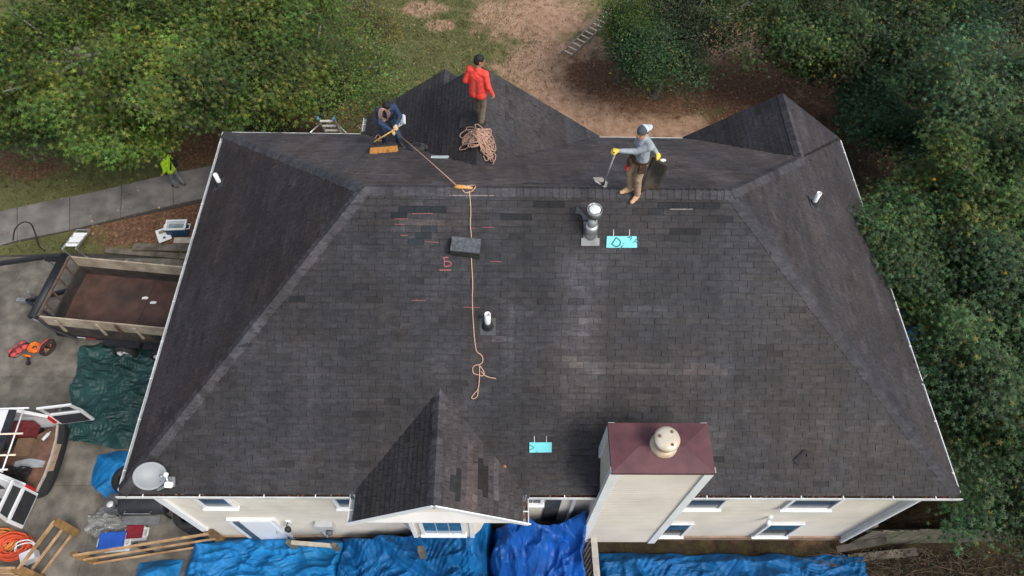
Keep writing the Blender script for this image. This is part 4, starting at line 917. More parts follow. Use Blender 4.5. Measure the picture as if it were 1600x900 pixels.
def rope_pile():
    rng = random.Random(11); m = MB()
    def loop(cx, cy, L, wd, ang, lift):
        pts = []
        for t in np.linspace(0, 2*math.pi, 22):
            u = L*math.cos(t); v = wd*math.sin(t)*(1+.25*math.sin(2*t+ang)); ca, sa = math.cos(ang), math.sin(ang)
            pts.append((cx+u*ca-v*sa+rng.uniform(-.5, .5), cy+u*sa+v*ca+rng.uniform(-.5, .5)))
        out = []
        for x, y in pts: out.append(onroof(x, y, lift+rng.uniform(0, .02)))
        m.tube(out, .013, 6, False)
    for k in range(15): loop(744+rng.uniform(-7, 7), 214+rng.uniform(-8, 8), rng.uniform(14, 22), rng.uniform(3, 7), rng.uniform(-.75, -.2), .02+.008*k)
    for k in range(14): loop(755+rng.uniform(-7, 7), 218+rng.uniform(-10, 8), rng.uniform(13, 22), rng.uniform(3, 6), rng.uniform(.55, 1.25), .05+.008*k)
    for k in range(7): loop(763+rng.uniform(-5, 5), 240+rng.uniform(-7, 5), rng.uniform(6, 11), rng.uniform(2.5, 5), rng.uniform(.3, 1.4), .03+.01*k)
    loop(727, 229, 10, 3, -.5, .03); loop(738, 203, 10, 4, .1, .03)
    m.tube(drape([(770, 238), (774, 242), (774, 248), (770, 256)], .03), .012, 6); m.tube(drape([(765, 205), (772, 220), (775, 235)], .04), .012, 6)
    o = m.build('rope_pile', M_rope2, None, False, True); tag(o, 'heap of loose pale rope at the feet of the man in red', 'rope')
rope_pile()
pr = MB().tube(drape([(586, 216), (590, 211), (594, 214), (590, 219), (596, 220), (603, 218)], .03), .012, 6).build('loose_rope', M_rope2, None, False, True); tag(pr, 'short loop of pale rope behind the push broom', 'rope')
def jacket():
    m = MB(); rng = random.Random(3); nu, nv = 22, 12
    for i in range(nu+1):
        for j in range(nv+1):
            u, v = i/nu*2-1, j/nv*2-1; px, py = 652+17*u, 231+6.5*v; p = onroof(px, py); rr = max(0, 1-(u*u+v*v*.9)**1.5); p.z += .02 + .13*rr*(.7+.5*ns(u*3, v*3, 1.3)); m.v.append(tuple(p))
    for i in range(nu):
        for j in range(nv):
            u, v = (i+.5)/nu*2-1, (j+.5)/nv*2-1
            if u*u+v*v < 1.0+.2*ns(u*2, v*2, 4): a = i*(nv+1)+j; m.f.append((a, a+1, a+nv+2, a+nv+1))
    o = m.build('jacket', mat('dark_cloth', (.05, .05, .055), .9, .5, 8, .4, 30), None, False, True); tag(o, 'crumpled dark jacket lying on the roof right of the broom', 'jacket')
jacket()
def caulk_box():
    p = onroof(627, 197); r = root('tool_tray', tuple(p), 'small white tray with dark slots on the gable slope beside the blue worker', 'tray'); n = Vector(NL); ex = Vector((c_, 0, SL*c_)); ey = Vector((0, 1, 0))
    f = lambda u, v, o: p+ex*u+ey*v+n*o
    MB().slab([f(-.13, -.02, .05), f(.13, -.02, .05), f(.13, .2, .09), f(-.13, .2, .09)], .03, n).build('plate', M_white, r, True)
    MB().bar(f(.16, -.05, .06), f(.16, .22, .1), .04, .08, n).build('side', M_white, r, True)
    for u in (-.06, .02):
        for v in (.02, .08, .14): MB().bar(f(u-.018, v, .055+v*.17), f(u+.018, v, .055+v*.17), .035, .012, n).build('slot', M_blackp, r, True)
caulk_box()
# leaning ladder with stand-off arms at the back eave
def eave_ladder():
    Lt, Rt = PY(498, 187, 14.25), PY(522.5, 187, 14.25); L0 = Vector((Lt.x, 16.1, .0)); R0 = Vector((Rt.x, 16.1, 0))
    r = root('extension_ladder', tuple(L0), 'aluminium ladder with blue caps and stand-off arms leaning on the back eave', 'ladder')
    for a, b in ((L0, Lt), (R0, Rt)):
        MB().bar(a, b, .03, .075, (0, 1, 0)).build('rail', mat('ladder_rail', (.3, .24, .18), .6, .15), r, True); MB().bar(b-(b-a).normalized()*.02, b+(b-a).normalized()*.1, .05, .09, (0, 1, 0)).build('rail_cap', mat('blue_cap', (.06, .2, .3), .5), r, True)
    n = 18
    for i in range(1, n+1): t = i/(n+.3); MB().bar(L0.lerp(Lt, t)+Vector((.017, 0, 0)), R0.lerp(Rt, t)-Vector((.017, 0, 0)), .06, .03).build('rung', mat('pale_rung', (.55, .5, .45), .5, .1), r, True)
    for a, px in ((Lt, 485), (Rt, 541)): e = onroof(px, 209); MB().tube([a.lerp(L0 if a is Lt else R0, .04), Vector((e.x, e.y, e.z+.04))], .02, 8).build('standoff_arm', M_alu, r, True, True)
eave_ladder()
# ================================================================== THINGS ON THE GROUND
def ridged(x, y, s): return 1-abs(noise.noise(Vector((x, y, s))))*2
FOLDS = {}
def wrinkle(x, y, s, a1=.10, a2=.05, a3=.018, fx=1.0, fy=1.0):
    """crumpled sheet: sharp local folds in many directions over flat facets"""
    if s not in FOLDS:
        rg = random.Random(s); FOLDS[s] = [(rg.uniform(0, math.pi), rg.uniform(.5, 1.1)*2.05**(k//4), rg.random(), rg.uniform(0, 40)) for k in range(16)]
    wx, wy = (x+.22*ns(x*1.1, y*1.1, s+5))*fx, (y+.22*ns(x*1.1, y*1.1, s+9))*fy; z = 0
    for k, (th, f, ph, o) in enumerate(FOLDS[s]):
        u = (wx*math.cos(th)+wy*math.sin(th))*f+ph+.18*ns(wx*f*.7, wy*f*.7, o); t = abs((u % 1)-.5)*2
        msk = max(0, ns(wx*.8*f**.5+o, wy*.8*f**.5, s)*1.6+.35)
        z += (a1*1.3 if k < 4 else a2*2.2 if k < 8 else a2*1.15 if k < 12 else a3*2.0)*msk*((1-t)**1.5 if k < 12 else (1-t))
    return z*.8 - a1*.6
def tarp(name, x0, x1, y0, y1, hf, m, label, seed, step=.045, edge=.12, th=.01, wk=(.10, .05, .018), fx=1.0, fy=1.0, clipf=None, group=None):
    nx, ny = int((x1-x0)/step)+1, int((y1-y0)/step)+1; V = []; b = MB()
    for i in range(nx+1):
        for j in range(ny+1):
            u, v = i/nx, j/ny; x, y = x0+(x1-x0)*u, y0+(y1-y0)*v
            ex = min(u, 1-u)*(x1-x0); ey = min(v, 1-v)*(y1-y0); e = min(1, min(ex, ey)/.25)
            xx = x + edge*ns(y*1.3, seed, 2.)*(1-min(1, ex/.8)); yy = y + edge*ns(x*1.3, seed, 6.)*(1-min(1, ey/.8))
            h = hf(xx, yy); z = h*min(1, e*1.2) + .02 + max(0, wrinkle(xx, yy, seed, *wk, fx, fy)+wk[0]*.35)*(.25+.75*e)
            b.v.append((xx, yy, z))
    for i in range(nx):
        for j in range(ny):
            a = i*(ny+1)+j
            if clipf and not clipf(*b.v[a][:2]): continue
            b.f.append((a, a+ny+1, a+ny+2, a+1))
    o = b.build(name, m, None, False, False); tag(o, label, 'tarp', group); return o
M_bt = mat('blue_tarp', (.009, .15, .38), .55, .25, 2.5, .3, 10, spec=.28, col2=(.012, .18, .42))
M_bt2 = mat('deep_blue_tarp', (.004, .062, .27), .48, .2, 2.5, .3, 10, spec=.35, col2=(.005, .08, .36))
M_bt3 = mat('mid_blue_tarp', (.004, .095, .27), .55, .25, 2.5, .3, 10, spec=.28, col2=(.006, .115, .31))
M_gt = mat('green_tarp', (.012, .047, .045), .5, .25, 2.0, .35, 14, spec=.4, col2=(.018, .06, .057))
tarp('blue_tarp', -7.85, -3.75, 2.0, 4.22, lambda x, y: .22+.12*math.sin(x*1.3), M_bt, 'bright blue tarp on the ground below the house door', 3.1, .027, fx=.7, fy=1.3, wk=(.15, .08, .02))
def hB(x, y): t = min(1, max(0, (x+4.0)/3.6)); return .25 + 1.1*t + (1.15*max(0, y-3.1))*t*t
tarp('blue_tarp', -4.1, .0, 1.6, 4.23, hB, M_bt3, 'mid blue tarp heaped below the bay window', 8.4, .027, wk=(.17, .09, .02))
def hC(x, y): return (1.3 + 1.6*min(1, max(0, (y-2.4)/1.7)))*(.8+.2*min(1, max(0, x+.2)))
tarp('blue_tarp', -.25, 2.16, 1.9, 4.22, hC, M_bt2, 'deep blue shiny tarp piled high in the corner left of the chimney', 12.7, .025, wk=(.26, .15, .035), edge=.4)
tarp('blue_tarp', 2.62, 9.72, 2.0, 3.82, lambda x, y: .15+.08*math.sin(x*2), M_bt3, 'long blue tarp on the ground right of the chimney', 17.2, .027, fx=.7, fy=1.3, wk=(.15, .08, .02))
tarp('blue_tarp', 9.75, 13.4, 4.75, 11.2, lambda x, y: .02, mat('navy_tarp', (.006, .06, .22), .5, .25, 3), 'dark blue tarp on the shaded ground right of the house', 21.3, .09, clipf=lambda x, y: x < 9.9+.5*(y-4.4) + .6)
tarp('green_tarp', -12.55, -8.3, 6.55, 9.85, lambda x, y: .01, M_gt, 'dark green tarp spread on the driveway beside the trailer', 25.9, .03, wk=(.09, .06, .018), edge=.35, clipf=lambda x, y: x > -12.6+.18*(9.8-y) and y > 6.9-.18*(x+12.3))
tarp('blue_tarp', -11.0, -9.7, 5.2, 6.5, lambda x, y: .06, M_bt, 'small blue tarp under a tyre beside the driveway corner of the roof', 31.2, .04, wk=(.05, .04, .01), clipf=lambda x, y: (y-5.15) > -.75*(x+10.35) and (y-6.55) < .8*(x+10.65) + .35)
tarp('blue_tarp', -9.1, -8.0, 2.9, 3.66, lambda x, y: .35*math.exp(-((x+8.55)**2/.16+(y-3.3)**2/.12)), M_bt, 'bunched blue tarp lump next to the wooden gate', 36.5, .03, wk=(.07, .04, .01))
# ------------------------------------------------------------------ dump trailer
def tyre(parent, c, axis, R=.34, w=.2, rim=True, name='wheel', rimmat=None):
    wl = MB().lathe([(R*.62, -w*.4), (R*.9, -w*.5), (R, -w*.34), (R, w*.34), (R*.9, w*.5), (R*.62, w*.4), (R*.58, w*.3), (R*.58, -w*.3), (R*.62, -w*.4)], c, axis, 30).build(name, M_black, parent, False, True)
    if rim:
        MB().lathe([(0, w*.22), (R*.2, w*.25), (R*.24, w*.18), (R*.5, w*.2), (R*.58, w*.36), (R*.63, w*.42), (R*.63, w*.36), (R*.5, w*.0), (0, w*.0)], c, axis, 24).build('rim', rimmat or M_white, wl, False, True)
        ax = Vector(axis).normalized(); u = ax.orthogonal().normalized(); v = ax.cross(u)
        for k in range(6): t = k*math.pi/3; MB().lathe([(.016, 0), (.016, .02)], Vector(c)+ax*(w*.2)+(u*math.cos(t)+v*math.sin(t))*R*.32, tuple(ax), 6).build('lug_nut', M_blackp, wl)
    return wl
def trailer():
    r = root('dump_trailer', (-12.86, 10.95, 0), 'black dump trailer with wooden sideboards and empty rusty brown bed', 'trailer', None, R_(-5.6))
    L, hw, zf, zs_, zt_ = 4.45, 1.03, .72, 1.2, 1.66
    fl = MB()
    for i in range(2): MB().box((.02+L*(.25+.5*i), 0, zf), (L*.5-.012, 2*hw, .05)).build('bed_plate', mat('rusty_bed', (.075, .04, .032), .7, .35, 2.5, .25, 30, col2=(.05, .033, .028)), r)
    MB().box((L/2, -.4, .55), (L, .1, .2)).box((L/2, .4, .55), (L, .1, .2)).box((.2, 0, .56), (.1, 1.8, .16)).box((L-.2, 0, .56), (.1, 1.8, .16)).build('chassis', M_blackp, r)
    for s in (-1, 1):
        MB().box((L/2, s*(hw+.02), (zf+zs_)/2), (L, .04, zs_-zf)).build('side_panel', mat('dark_bed_side', (.035, .033, .033), .6, .4, 4, col2=(.07, .055, .045)), r)
        for i in range(2): MB().box((L*(.25+.5*i), s*(hw-.0), (zs_+zt_)/2+.01), (L*.5-.015, .042, zt_-zs_)).build('side_board', M_woodp, r)
        for x in (.45, 1.65, 2.75, 3.7): MB().box((x, s*(hw+.065), 1.3), (.07, .04, .62)).build('stake', M_woodp if x != 1.65 else M_woodp, r)
        MB().box((2.2, s*(hw+.055), 1.42), (.09, .03, .45)).build('strap', mat('brown_strap', (.1, .06, .04), .7), r)
        MB().box((L/2, s*(hw+.03), zf-.06), (L, .09, .1)).build('rub_rail', M_blackp, r)
        for x, c in ((.75, 0), (1.05, 1), (1.85, 0), (2.1, 1), (2.75, 0), (3.0, 1), (3.35, 0)):
            MB().box((x, s*(hw+.08), zf-.05), (.24, .006, .045)).build('reflector', M_white if c == 0 else mat('red_reflector', (.5, .02, .02), .4), r)
        MB().box((2.0, s*(hw+.16), .7), (1.1, .2, .03)).box((1.46, s*(hw+.16), .6), (.03, .2, .2)).box((2.54, s*(hw+.16), .6), (.03, .2, .2)).box((3.2, s*(hw+.16), .7), (1.1, .2, .03)).build('fender', M_blackp, r)
        for x in (2.0, 3.1): tyre(r, (x, s*(hw+.26), .345), (0, s, 0), .335, .22)
    MB().box((L-.02, 0, (zf+zs_)/2), (.05, 2*hw, zs_-zf)).build('tailgate', M_blackp, r)
    # open front frame
    M_rf = mat('rusty_frame', (.11, .07, .055), .7, .3, 6)
    MB().box((0, 0, (zf+zs_)/2-.02), (.05, 2*hw, zs_-zf-.04)).build('front_panel', mat('dark_bed_side', (.03, .03, .03)), r)
    MB().bar((-.02, -hw, zt_+.02), (-.02, hw, zt_+.02), .06, .06).build('front_rail', M_rf, r)
    for y in (-hw, -.62, -.2, .25, .68, hw): MB().bar((0, y, zs_), (0, y, zt_), .045, .045).build('front_bar', M_rf, r)
    MB().tube([(-.2, -hw-.05, 1.62), (-.2, hw+.05, 1.62)], .135, 14).build('tarp_roller', mat('black_tarp_roll', (.014, .018, .022), .55, .3, 6, .4, 20), r, False, True)
    for s in (-1, 1): MB().bar((-.2, s*(hw+.08), 1.62), (-.02, s*(hw+.08), 1.3), .04, .08).build('roller_bracket', M_steel, r)
    ap = [(-.12, hw+.02, 1.66), (-.75, hw-.08, 1.64), (-2.4, hw-.55, 1.6), (-2.75, hw-.72, 1.45), (-3.0, hw-.95, .9)]
    b = MB()
    for i in range(4): b.bar(ap[i], ap[i+1], .1, .12)
    b.build('tarp_arm', M_blackp, r)
    MB().bar((-.15, hw-.05, 1.5), (-.75, hw-.14, 1.6), .07, .1).build('arm_brace', M_blackp, r)
    MB().tube([(-.3, hw-.1, 1.5), (-.5, hw-.22, 1.38), (-.75, hw-.12, 1.55)], .012, 6).build('hose', M_black, r)
    for s in (-1, 1): MB().bar((.1, s*.75, .52), (-1.5, 0, .52), .08, .14).build('tongue', M_blackp, r)
    MB().box((-1.65, 0, .52), (.3, .12, .12)).build('coupler', M_steel, r); MB().tube([(-1.3, .12, .05), (-1.3, .12, .9)], .035, 10).lathe([(.09, 0), (.09, .02)], (-1.3, .12, .04), n=14).build('jack', M_steel, r)
    MB().tube([(-.1, -hw-.05, 1.5), (.15, -hw-.12, 1.1), (.55, -hw-.1, .62)], .035, 8).build('corner_post', M_blackp, r)
    M0 = MW[r.name]
    for i, (x, y, lab) in enumerate(((2.15, .35, 'crumpled white paper on the trailer bed near the far board'), (2.45, .22, 'small white paper scrap further right on the trailer bed'), (1.35, -.72, 'white cup lying on the trailer bed by the near board'))):
        p = M0 @ Vector((x, y, zf+.03))
        if i < 2: o = MB().slab([(-.1, -.03, .01), (.08, -.04, .03), (.1, .03, .015), (.02, .05, .035), (-.09, .04, .012)], .004).build('paper_scrap', M_white)
        else: o = MB().lathe([(.03, 0), (.045, .16), (.042, .16), (.028, .01)], (0, 0, .05), (.8, .5, .1), 14).build('paper_cup', M_white, None, False, True)
        o.location = p; tag(o, lab, 'litter')
trailer()
# ------------------------------------------------------------------ white van, rear doors open
def van():
    r = root('van', (-11.95, 6.18, 0), 'white van with open rear doors and a roof rack, seen from behind', 'van', None, R_(2))
    M_v = mat('white_car_paint', (.68, .7, .72), .25, .05, 2, spec=.6, coat=.4); L = 4.6; hw = .98; zf = .62; zr = 1.95
    M_in = mat('dark_interior', (.03, .028, .028), .8, .4, 6)
    for s in (-1, 1):
        y = s*hw
        MB().quadbox([(-L, y-s*.02-.02, .35), (-.05, y-s*.02-.02, .42), (-.05, y-s*.02+.02, .42), (-L, y-s*.02+.02, .35), (-L, y-.02, 1.1), (-.05, y-.02, 1.12), (-.05, y+.02, 1.12), (-L, y+.02, 1.1)]).build('side_panel', M_v, r)
        MB().quadbox([(-3.4, y-.02, 1.1), (-.05, y-.02, 1.12), (-.05, y+.02, 1.12), (-3.4, y+.02, 1.1), (-2.9, y-s*.12-.02, zr-.06), (-.42, y-s*.12-.02, zr-.06), (-.42, y-s*.12+.02, zr-.06), (-2.9, y-s*.12+.02, zr-.06)]).build('upper_panel', M_v, r)
        for a, b in ((-2.85, -1.95), (-1.85, -1.0), (-.92, -.5)):
            MB().quadbox([(a, y+s*.012-.005, 1.18), (b, y+s*.012-.005, 1.18), (b, y+s*.012+.005, 1.18), (a, y+s*.012+.005, 1.18), (a+.05, y-s*.07-.005, zr-.22), (b, y-s*.07-.005, zr-.22), (b, y-s*.07+.005, zr-.22), (a+.05, y-s*.07+.005, zr-.22)]).build('side_window', M_glass, r)
        MB().box((-.03, s*(hw-.04), 1.0), (.1, .11, .42)).build('tail_light', mat('red_lens', (.55, .012, .02), .15, .15, 12, spec=.7), r, bevel=.02)
        MB().bar((-.06, s*(hw-.06), 1.2), (-.42, s*(hw-.16), zr-.05), .08, .1, (1, 0, 0)).build('rear_pillar', M_v, r)
        for x in (-3.7, -.95): tyre(r, (x, s*(hw-.1), .34), (0, s, 0), .34, .22, rimmat=M_steel)
        for x in (-.2, -1.2, -2.2): MB().tube([(x, s*.8, zr), (x, s*.8, zr+.16)], .018, 8).build('rack_post', M_white, r)
        MB().tube([(-3.0, s*.8, zr+.17), (.02, s*.8, zr+.17)], .022, 8).build('rack_rail', M_white, r, False, True)
    MB().slab([(-3.0, -hw+.12, zr), (-.6, -hw+.13, zr), (-.6, hw-.13, zr), (-3.0, hw-.12, zr)], .05).build('roof', M_v, r, bevel=.015)
    MB().slab([(-.6, -hw+.13, zr-.012), (-.42, -hw+.14, zr-.03), (-.42, hw-.14, zr-.03), (-.6, hw-.13, zr-.012)], .04).build('rear_header', M_blackp, r)
    MB().slab([(-L, -.85, 1.0), (-3.4, -.9, 1.12), (-3.4, .9, 1.12), (-L, .85, 1.0)], .1).build('bonnet', M_v, r); MB().box((-L, 0, .7), (.1, 1.8, .6)).build('front_bumper', M_v, r)
    MB().slab([(-3.4, -.88, 1.13), (-2.95, -.8, zr-.04), (-2.95, .8, zr-.04), (-3.4, .88, 1.13)], .02, (-1, 0, .4)).build('windscreen', M_glass, r)
    MB().slab([(-3.2, -.92, zf), (-.06, -.92, zf), (.0, -.5, zf), (.03, 0, zf), (.0, .5, zf), (-.06, .92, zf)], .06).build('cargo_floor', mat('brown_carpet', (.16, .085, .06), .9, .35, 4, .4, 40, col2=(.1, .06, .045)), r)
    # curved bumper
    bp = [(-.1, -1.02), (.1, -.92), (.19, -.6), (.225, 0), (.19, .6), (.1, .92), (-.1, 1.02)]
    b = MB(); q = smooth_path([Vector((x, y, .5)) for x, y in bp], 5); n = len(q)
    for p in q:
        for dx, z in ((0, .38), (.02, .52), (0, .6), (-.14, .615), (-.14, .38)): b.v.append((p.x+dx, p.y, z))
    for i in range(n-1):
        for k in range(5): k2 = (k+1) % 5; b.f.append((i*5+k, (i+1)*5+k, (i+1)*5+k2, i*5+k2))
    b.f += [(0, 1, 2, 3, 4), tuple((n-1)*5+k for k in (4, 3, 2, 1, 0))]
    b.build('bumper', M_black, r, False, False)
    MB().slab([(.05, -.38, .625), (.2, -.36, .625), (.2, .36, .625), (.05, .38, .625)], .012).build('bumper_step', mat('worn_step', (.26, .19, .13), .8, .3, 8), r)
    MB().slab([(-.08, -.92, .66), (.0, -.5, .66), (.02, 0, .66), (.0, .5, .66), (-.08, .92, .66), (-.03, .92, .66), (.05, .5, .66), (.075, 0, .66), (.05, -.5, .66), (-.03, -.92, .66)][::-1], .05).build('sill', mat('worn_sill', (.42, .38, .33), .5, .2, 6), r)
    # ladders / pipes on the rack
    for y in (-.45, .1): MB().tube([(-2.9, y, zr+.21), (.12, y, zr+.21)], .025, 8).build('rack_bar', mat('cream_pipe', (.6, .55, .45), .5), r, False, True)
    for x in (-.1, -1.1, -2.1): MB().tube([(x, -.82, zr+.17), (x, .82, zr+.17)], .018, 8).build('cross_bar', M_white, r, False, True)
    # doors: far one out to the back, near one folded back sideways
    def dleaf(hinge, ang, side):
        c, s = math.cos(ang), math.sin(ang); U = Vector((c, s, 0)); N = Vector((-s, c, 0))*side; h = Vector(hinge); Z = Vector((0, 0, 1)); W = .9
        pt = lambda u, z, o=0.0: h+U*u+Z*z+N*(o-.12*max(0, z-.65))
        d = MB().quadbox([pt(0, 0, -.03), pt(W, 0, -.03), pt(W, 0, .03), pt(0, 0, .03), pt(0, .68, -.03), pt(W, .68, -.03), pt(W, .68, .03), pt(0, .68, .03)]).build('rear_door', M_v, r, bevel=.012)
        f = MB()
        for a, b_, w in ((pt(.04, .68), pt(.08, 1.2), .07), (pt(W-.04, .68), pt(W-.08, 1.2), .07), (pt(.02, 1.2), pt(W-.02, 1.2), .07)): f.bar(a, b_, w, .05, N)
        f.build('window_frame', M_v, d); MB().poly([pt(.08, .7), pt(W-.08, .7), pt(W-.1, 1.16), pt(.1, 1.16)]).build('window', M_glass, d)
        for o in (-.038, .038):
            MB().quadbox([pt(.08, .06, o-.008), pt(W-.08, .06, o-.008), pt(W-.08, .06, o+.008), pt(.08, .06, o+.008), pt(.08, .58, o-.008), pt(W-.08, .58, o-.008), pt(W-.08, .58, o+.008), pt(.08, .58, o+.008)]).build('trim_panel', M_blackp, d)
            for k in range(7): z = .1+.07*k; MB().bar(pt(.1, z, o*1.25), pt(W-.1, z, o*1.25), .018, .02, N).build('trim_rib', mat('black_trim_rib', (.035, .036, .04), .5), d)
    dleaf((0.0, hw-.02, .62), R_(6), 1); dleaf((-.02, -hw+.02, .62), R_(-98), -1)
    M0 = MW[r.name]
    # cargo
    def cargo(name, mb, m, label, cat, loc, smooth=False, bevel=0):
        o = mb.build(name, m, None, False, smooth, bevel); o.location = M0 @ Vector(loc); o.rotation_euler = (0, 0, R_(2)); tag(o, label, cat)
    cargo('cardboard_box', MB().box((0, 0, .14), (.42, .5, .28)), mat('brown_card', (.16, .1, .065), .85, .2, 6), 'brown cardboard box inside the open white van', 'box', (-.62, .22, zf), bevel=.008)
    cargo('metal_sheet', MB().slab([(-.5, -.08, .03), (.28, -.04, .02), (.3, .12, .02), (-.1, .2, .05), (-.45, .12, .06)], .02), mat('grey_sheet', (.3, .33, .36), .4, .15), 'pale grey folded sheet on the van floor', 'sheet', (-.38, -.22, zf))
    m = MB(); rng = random.Random(6)
    for k in range(30):
        p = [Vector((rng.uniform(-.4, .3), rng.uniform(-.35, .3), .05+rng.uniform(0, .2))) for _ in range(4)]; m.tube(smooth_path(p, 4), .014, 5)
    cargo('cable_heap', m, M_black, 'heap of black cables inside the open white van', 'cables', (-.55, -.58, zf))
    cargo('bottle', MB().lathe([(.04, 0), (.045, .02), (.045, .2), (.018, .24), (.018, .28)], (0, 0, .045), (.5, .8, 0), 14), mat('clear_plastic', (.5, .56, .58), .2), 'pale plastic bottle lying on the van floor', 'bottle', (-.32, .48, zf), True)
    cargo('tool_case', MB().box((0, 0, .2), (.5, .42, .4)), mat('dark_red_case', (.14, .025, .03), .5, .3), 'dark red tool case deep inside the open van', 'case', (-.75, .7, zf), bevel=.02)
van()
# ------------------------------------------------------------------ gates, rails and fence of timber
def gate(name, tops, bots, label, rails=4, mid=None, w=.09, m=None, cat='gate'):
    (a1, b1), (a0, b0) = [[Vector(p) for p in q] for q in (tops, bots)]
    r = root(name, tuple(a0), label, cat); m = m or M_wood; nrm = (b1-a1).cross(Vector((0, 0, 1))).normalized()
    MB().bar(a1, b1, .05, w).build('top_rail', m, r, True)
    for k in range(1, rails):
        t = k/(rails-.0) if rails > 1 else 0
        MB().bar(a1.lerp(a0, k/(rails-1)*.92), b1.lerp(b0, k/(rails-1)*.92), .04, .07).build('rail', m, r, True)
    for p, q in ((a1, a0), (b1, b0)): MB().bar(p-nrm*.05+Vector((0, 0, .02)), q-nrm*.05, .09, .19, nrm if False else (b1-a1).normalized()).build('post', mat('stained_timber', (.22, .13, .05), .8, .3, 5, .4, 25, col2=(.12, .075, .035)), r, True)
    if mid: MB().bar(a1.lerp(b1, mid)-nrm*.06, a0.lerp(b0, mid)-nrm*.06, .1, .05, nrm).build('brace', M_blackp, r, True)
    return r
gate('timber_gate', ((-10.3, 3.6, 1.0), (-7.14, 4.12, 1.0)), ((-10.22, 3.58, .04), (-7.08, 4.08, .04)), 'long new timber gate panel with three rails beside the blue cooler', 3, .44)
gate('timber_gate', ((-11.06, 4.44, .95), (-11.55, 3.3, .95)), ((-10.98, 4.36, .03), (-11.5, 3.24, .03)), 'short new timber gate standing open near the orange hose', 3)
gate('timber_rail', ((-11.62, 3.32, .95), (-13.6, 3.32, .95)), ((-11.6, 3.28, .03), (-13.6, 3.28, .03)), 'timber fence rail at the lower left edge beside the hose', 4, None, cat='fence')
def deck_rail():
    r = root('deck_rail', (-5.1, 3.75, 0), 'weathered deck rail with two posts on the left blue tarp', 'railing')
    for x, y in ((-5.12, 3.92), (-3.98, 3.84)):
        MB().box((x, y, .55), (.1, .1, 1.1)).build('post', M_woodg, r, True)
    MB().bar((-5.07, 3.92, .98), (-4.03, 3.84, .98), .1, .05).build('rail', mat('pale_grey_board', (.4, .37, .31), .8, .2, 6, .3), r, True)
    for x in np.linspace(-4.95, -4.1, 6): MB().bar((x, 3.9, .1), (x, 3.9, .95), .035, .035, (0, 1, 0)).build('baluster', M_woodg, r, True)
    MB().bar((-5.07, 3.92, .12), (-4.03, 3.84, .12), .05, .09).build('bottom_rail', M_woodg, r, True)
deck_rail()
def deck_post():
    r = root('deck_railing', (2.35, 3.5, 0), 'weathered grey timber railing running out beside the chimney foot', 'railing')
    MB().bar((2.37, 4.05, 1.75), (2.42, 1.4, 1.75), .15, .05).build('cap_rail', mat('pale_grey_board', (.4, .37, .31)), r, True)
    for y in (3.95, 2.6): MB().box((2.39, y, .86), (.1, .1, 1.72)).build('post', M_woodg, r, True)
    for y in np.arange(1.5, 3.9, .14): MB().bar((2.3, y, .2), (2.3, y, 1.7), .035, .05, (0, 1, 0)).build('baluster', M_woodg, r, True)
deck_post()
p = MB().box((0, 0, 1.15), (.13, .13, 2.3)).build('timber_post', M_woodg); p.location = (-1.72, 3.50, 0); tag(p, 'short weathered post in front of the bay window', 'post')
def fence():
    r = root('board_fence', (8.9, 4.0, 0), 'weathered grey board fence from the house corner to the right edge', 'fence'); rng = random.Random(8)
    x = 9.4; 
    for z in (.35, 1.2): MB().bar((9.35, 4.16, z), (16.5, 4.3, z), .05, .09).build('rail', M_woodg, r, True)
    while x < 16.5:
        h = rng.uniform(1.42, 1.56); y = 4.1+(x-9.4)*.02; tl = rng.uniform(-.025, .025)
        m = MB().bar((x, y+rng.uniform(-.006, .006), .02), (x+tl, y, h), .135, .02, (0, 1, 0)); m.build('board', M_woodg if rng.random() < .6 else mat('mossy_board', (.1, .105, .07), .9, .3, 6, .4, 25), r, True); x += .148
    for xx in (9.45, 11.6, 13.8, 16.0): MB().box((xx, 4.25+(xx-9.4)*.02, .78), (.1, .1, 1.56)).build('post', M_woodg, r, True)
fence()
def fallen(name, a, b, w, label, m=M_woodg, th=.03, cat='plank', up=(0, 0, 1)):
    a, b = Vector(a), Vector(b); c = (a+b)/2; o = MB().bar(a-c, b-c, w, th, up).build(name, m, None); o.location = c; tag(o, label, cat)
fallen('plank', (9.25, 3.72, .12), (11.0, 3.86, .3), .2, 'grey plank leaning in front of the board fence')
fallen('plank', (9.0, 3.95, .1), (9.95, 4.0, .95), .16, 'brown plank propped up beside the house corner', M_woodg)
fallen('plank', P(165, 391, .1), P(300, 402, .1), .2, 'long weathered plank on the leaves behind the trailer', M_woodg, .05)
fallen('plank', P(208, 386, .2), P(330, 388, .2), .26, 'wide weathered plank lying on another behind the trailer', M_woodg, .05)
fallen('plank', P(272, 376, .07), P(320, 376, .07), .22, 'pale short plank below the open white cooler', mat('pale_grey_board', (.4, .37, .31)), .06)
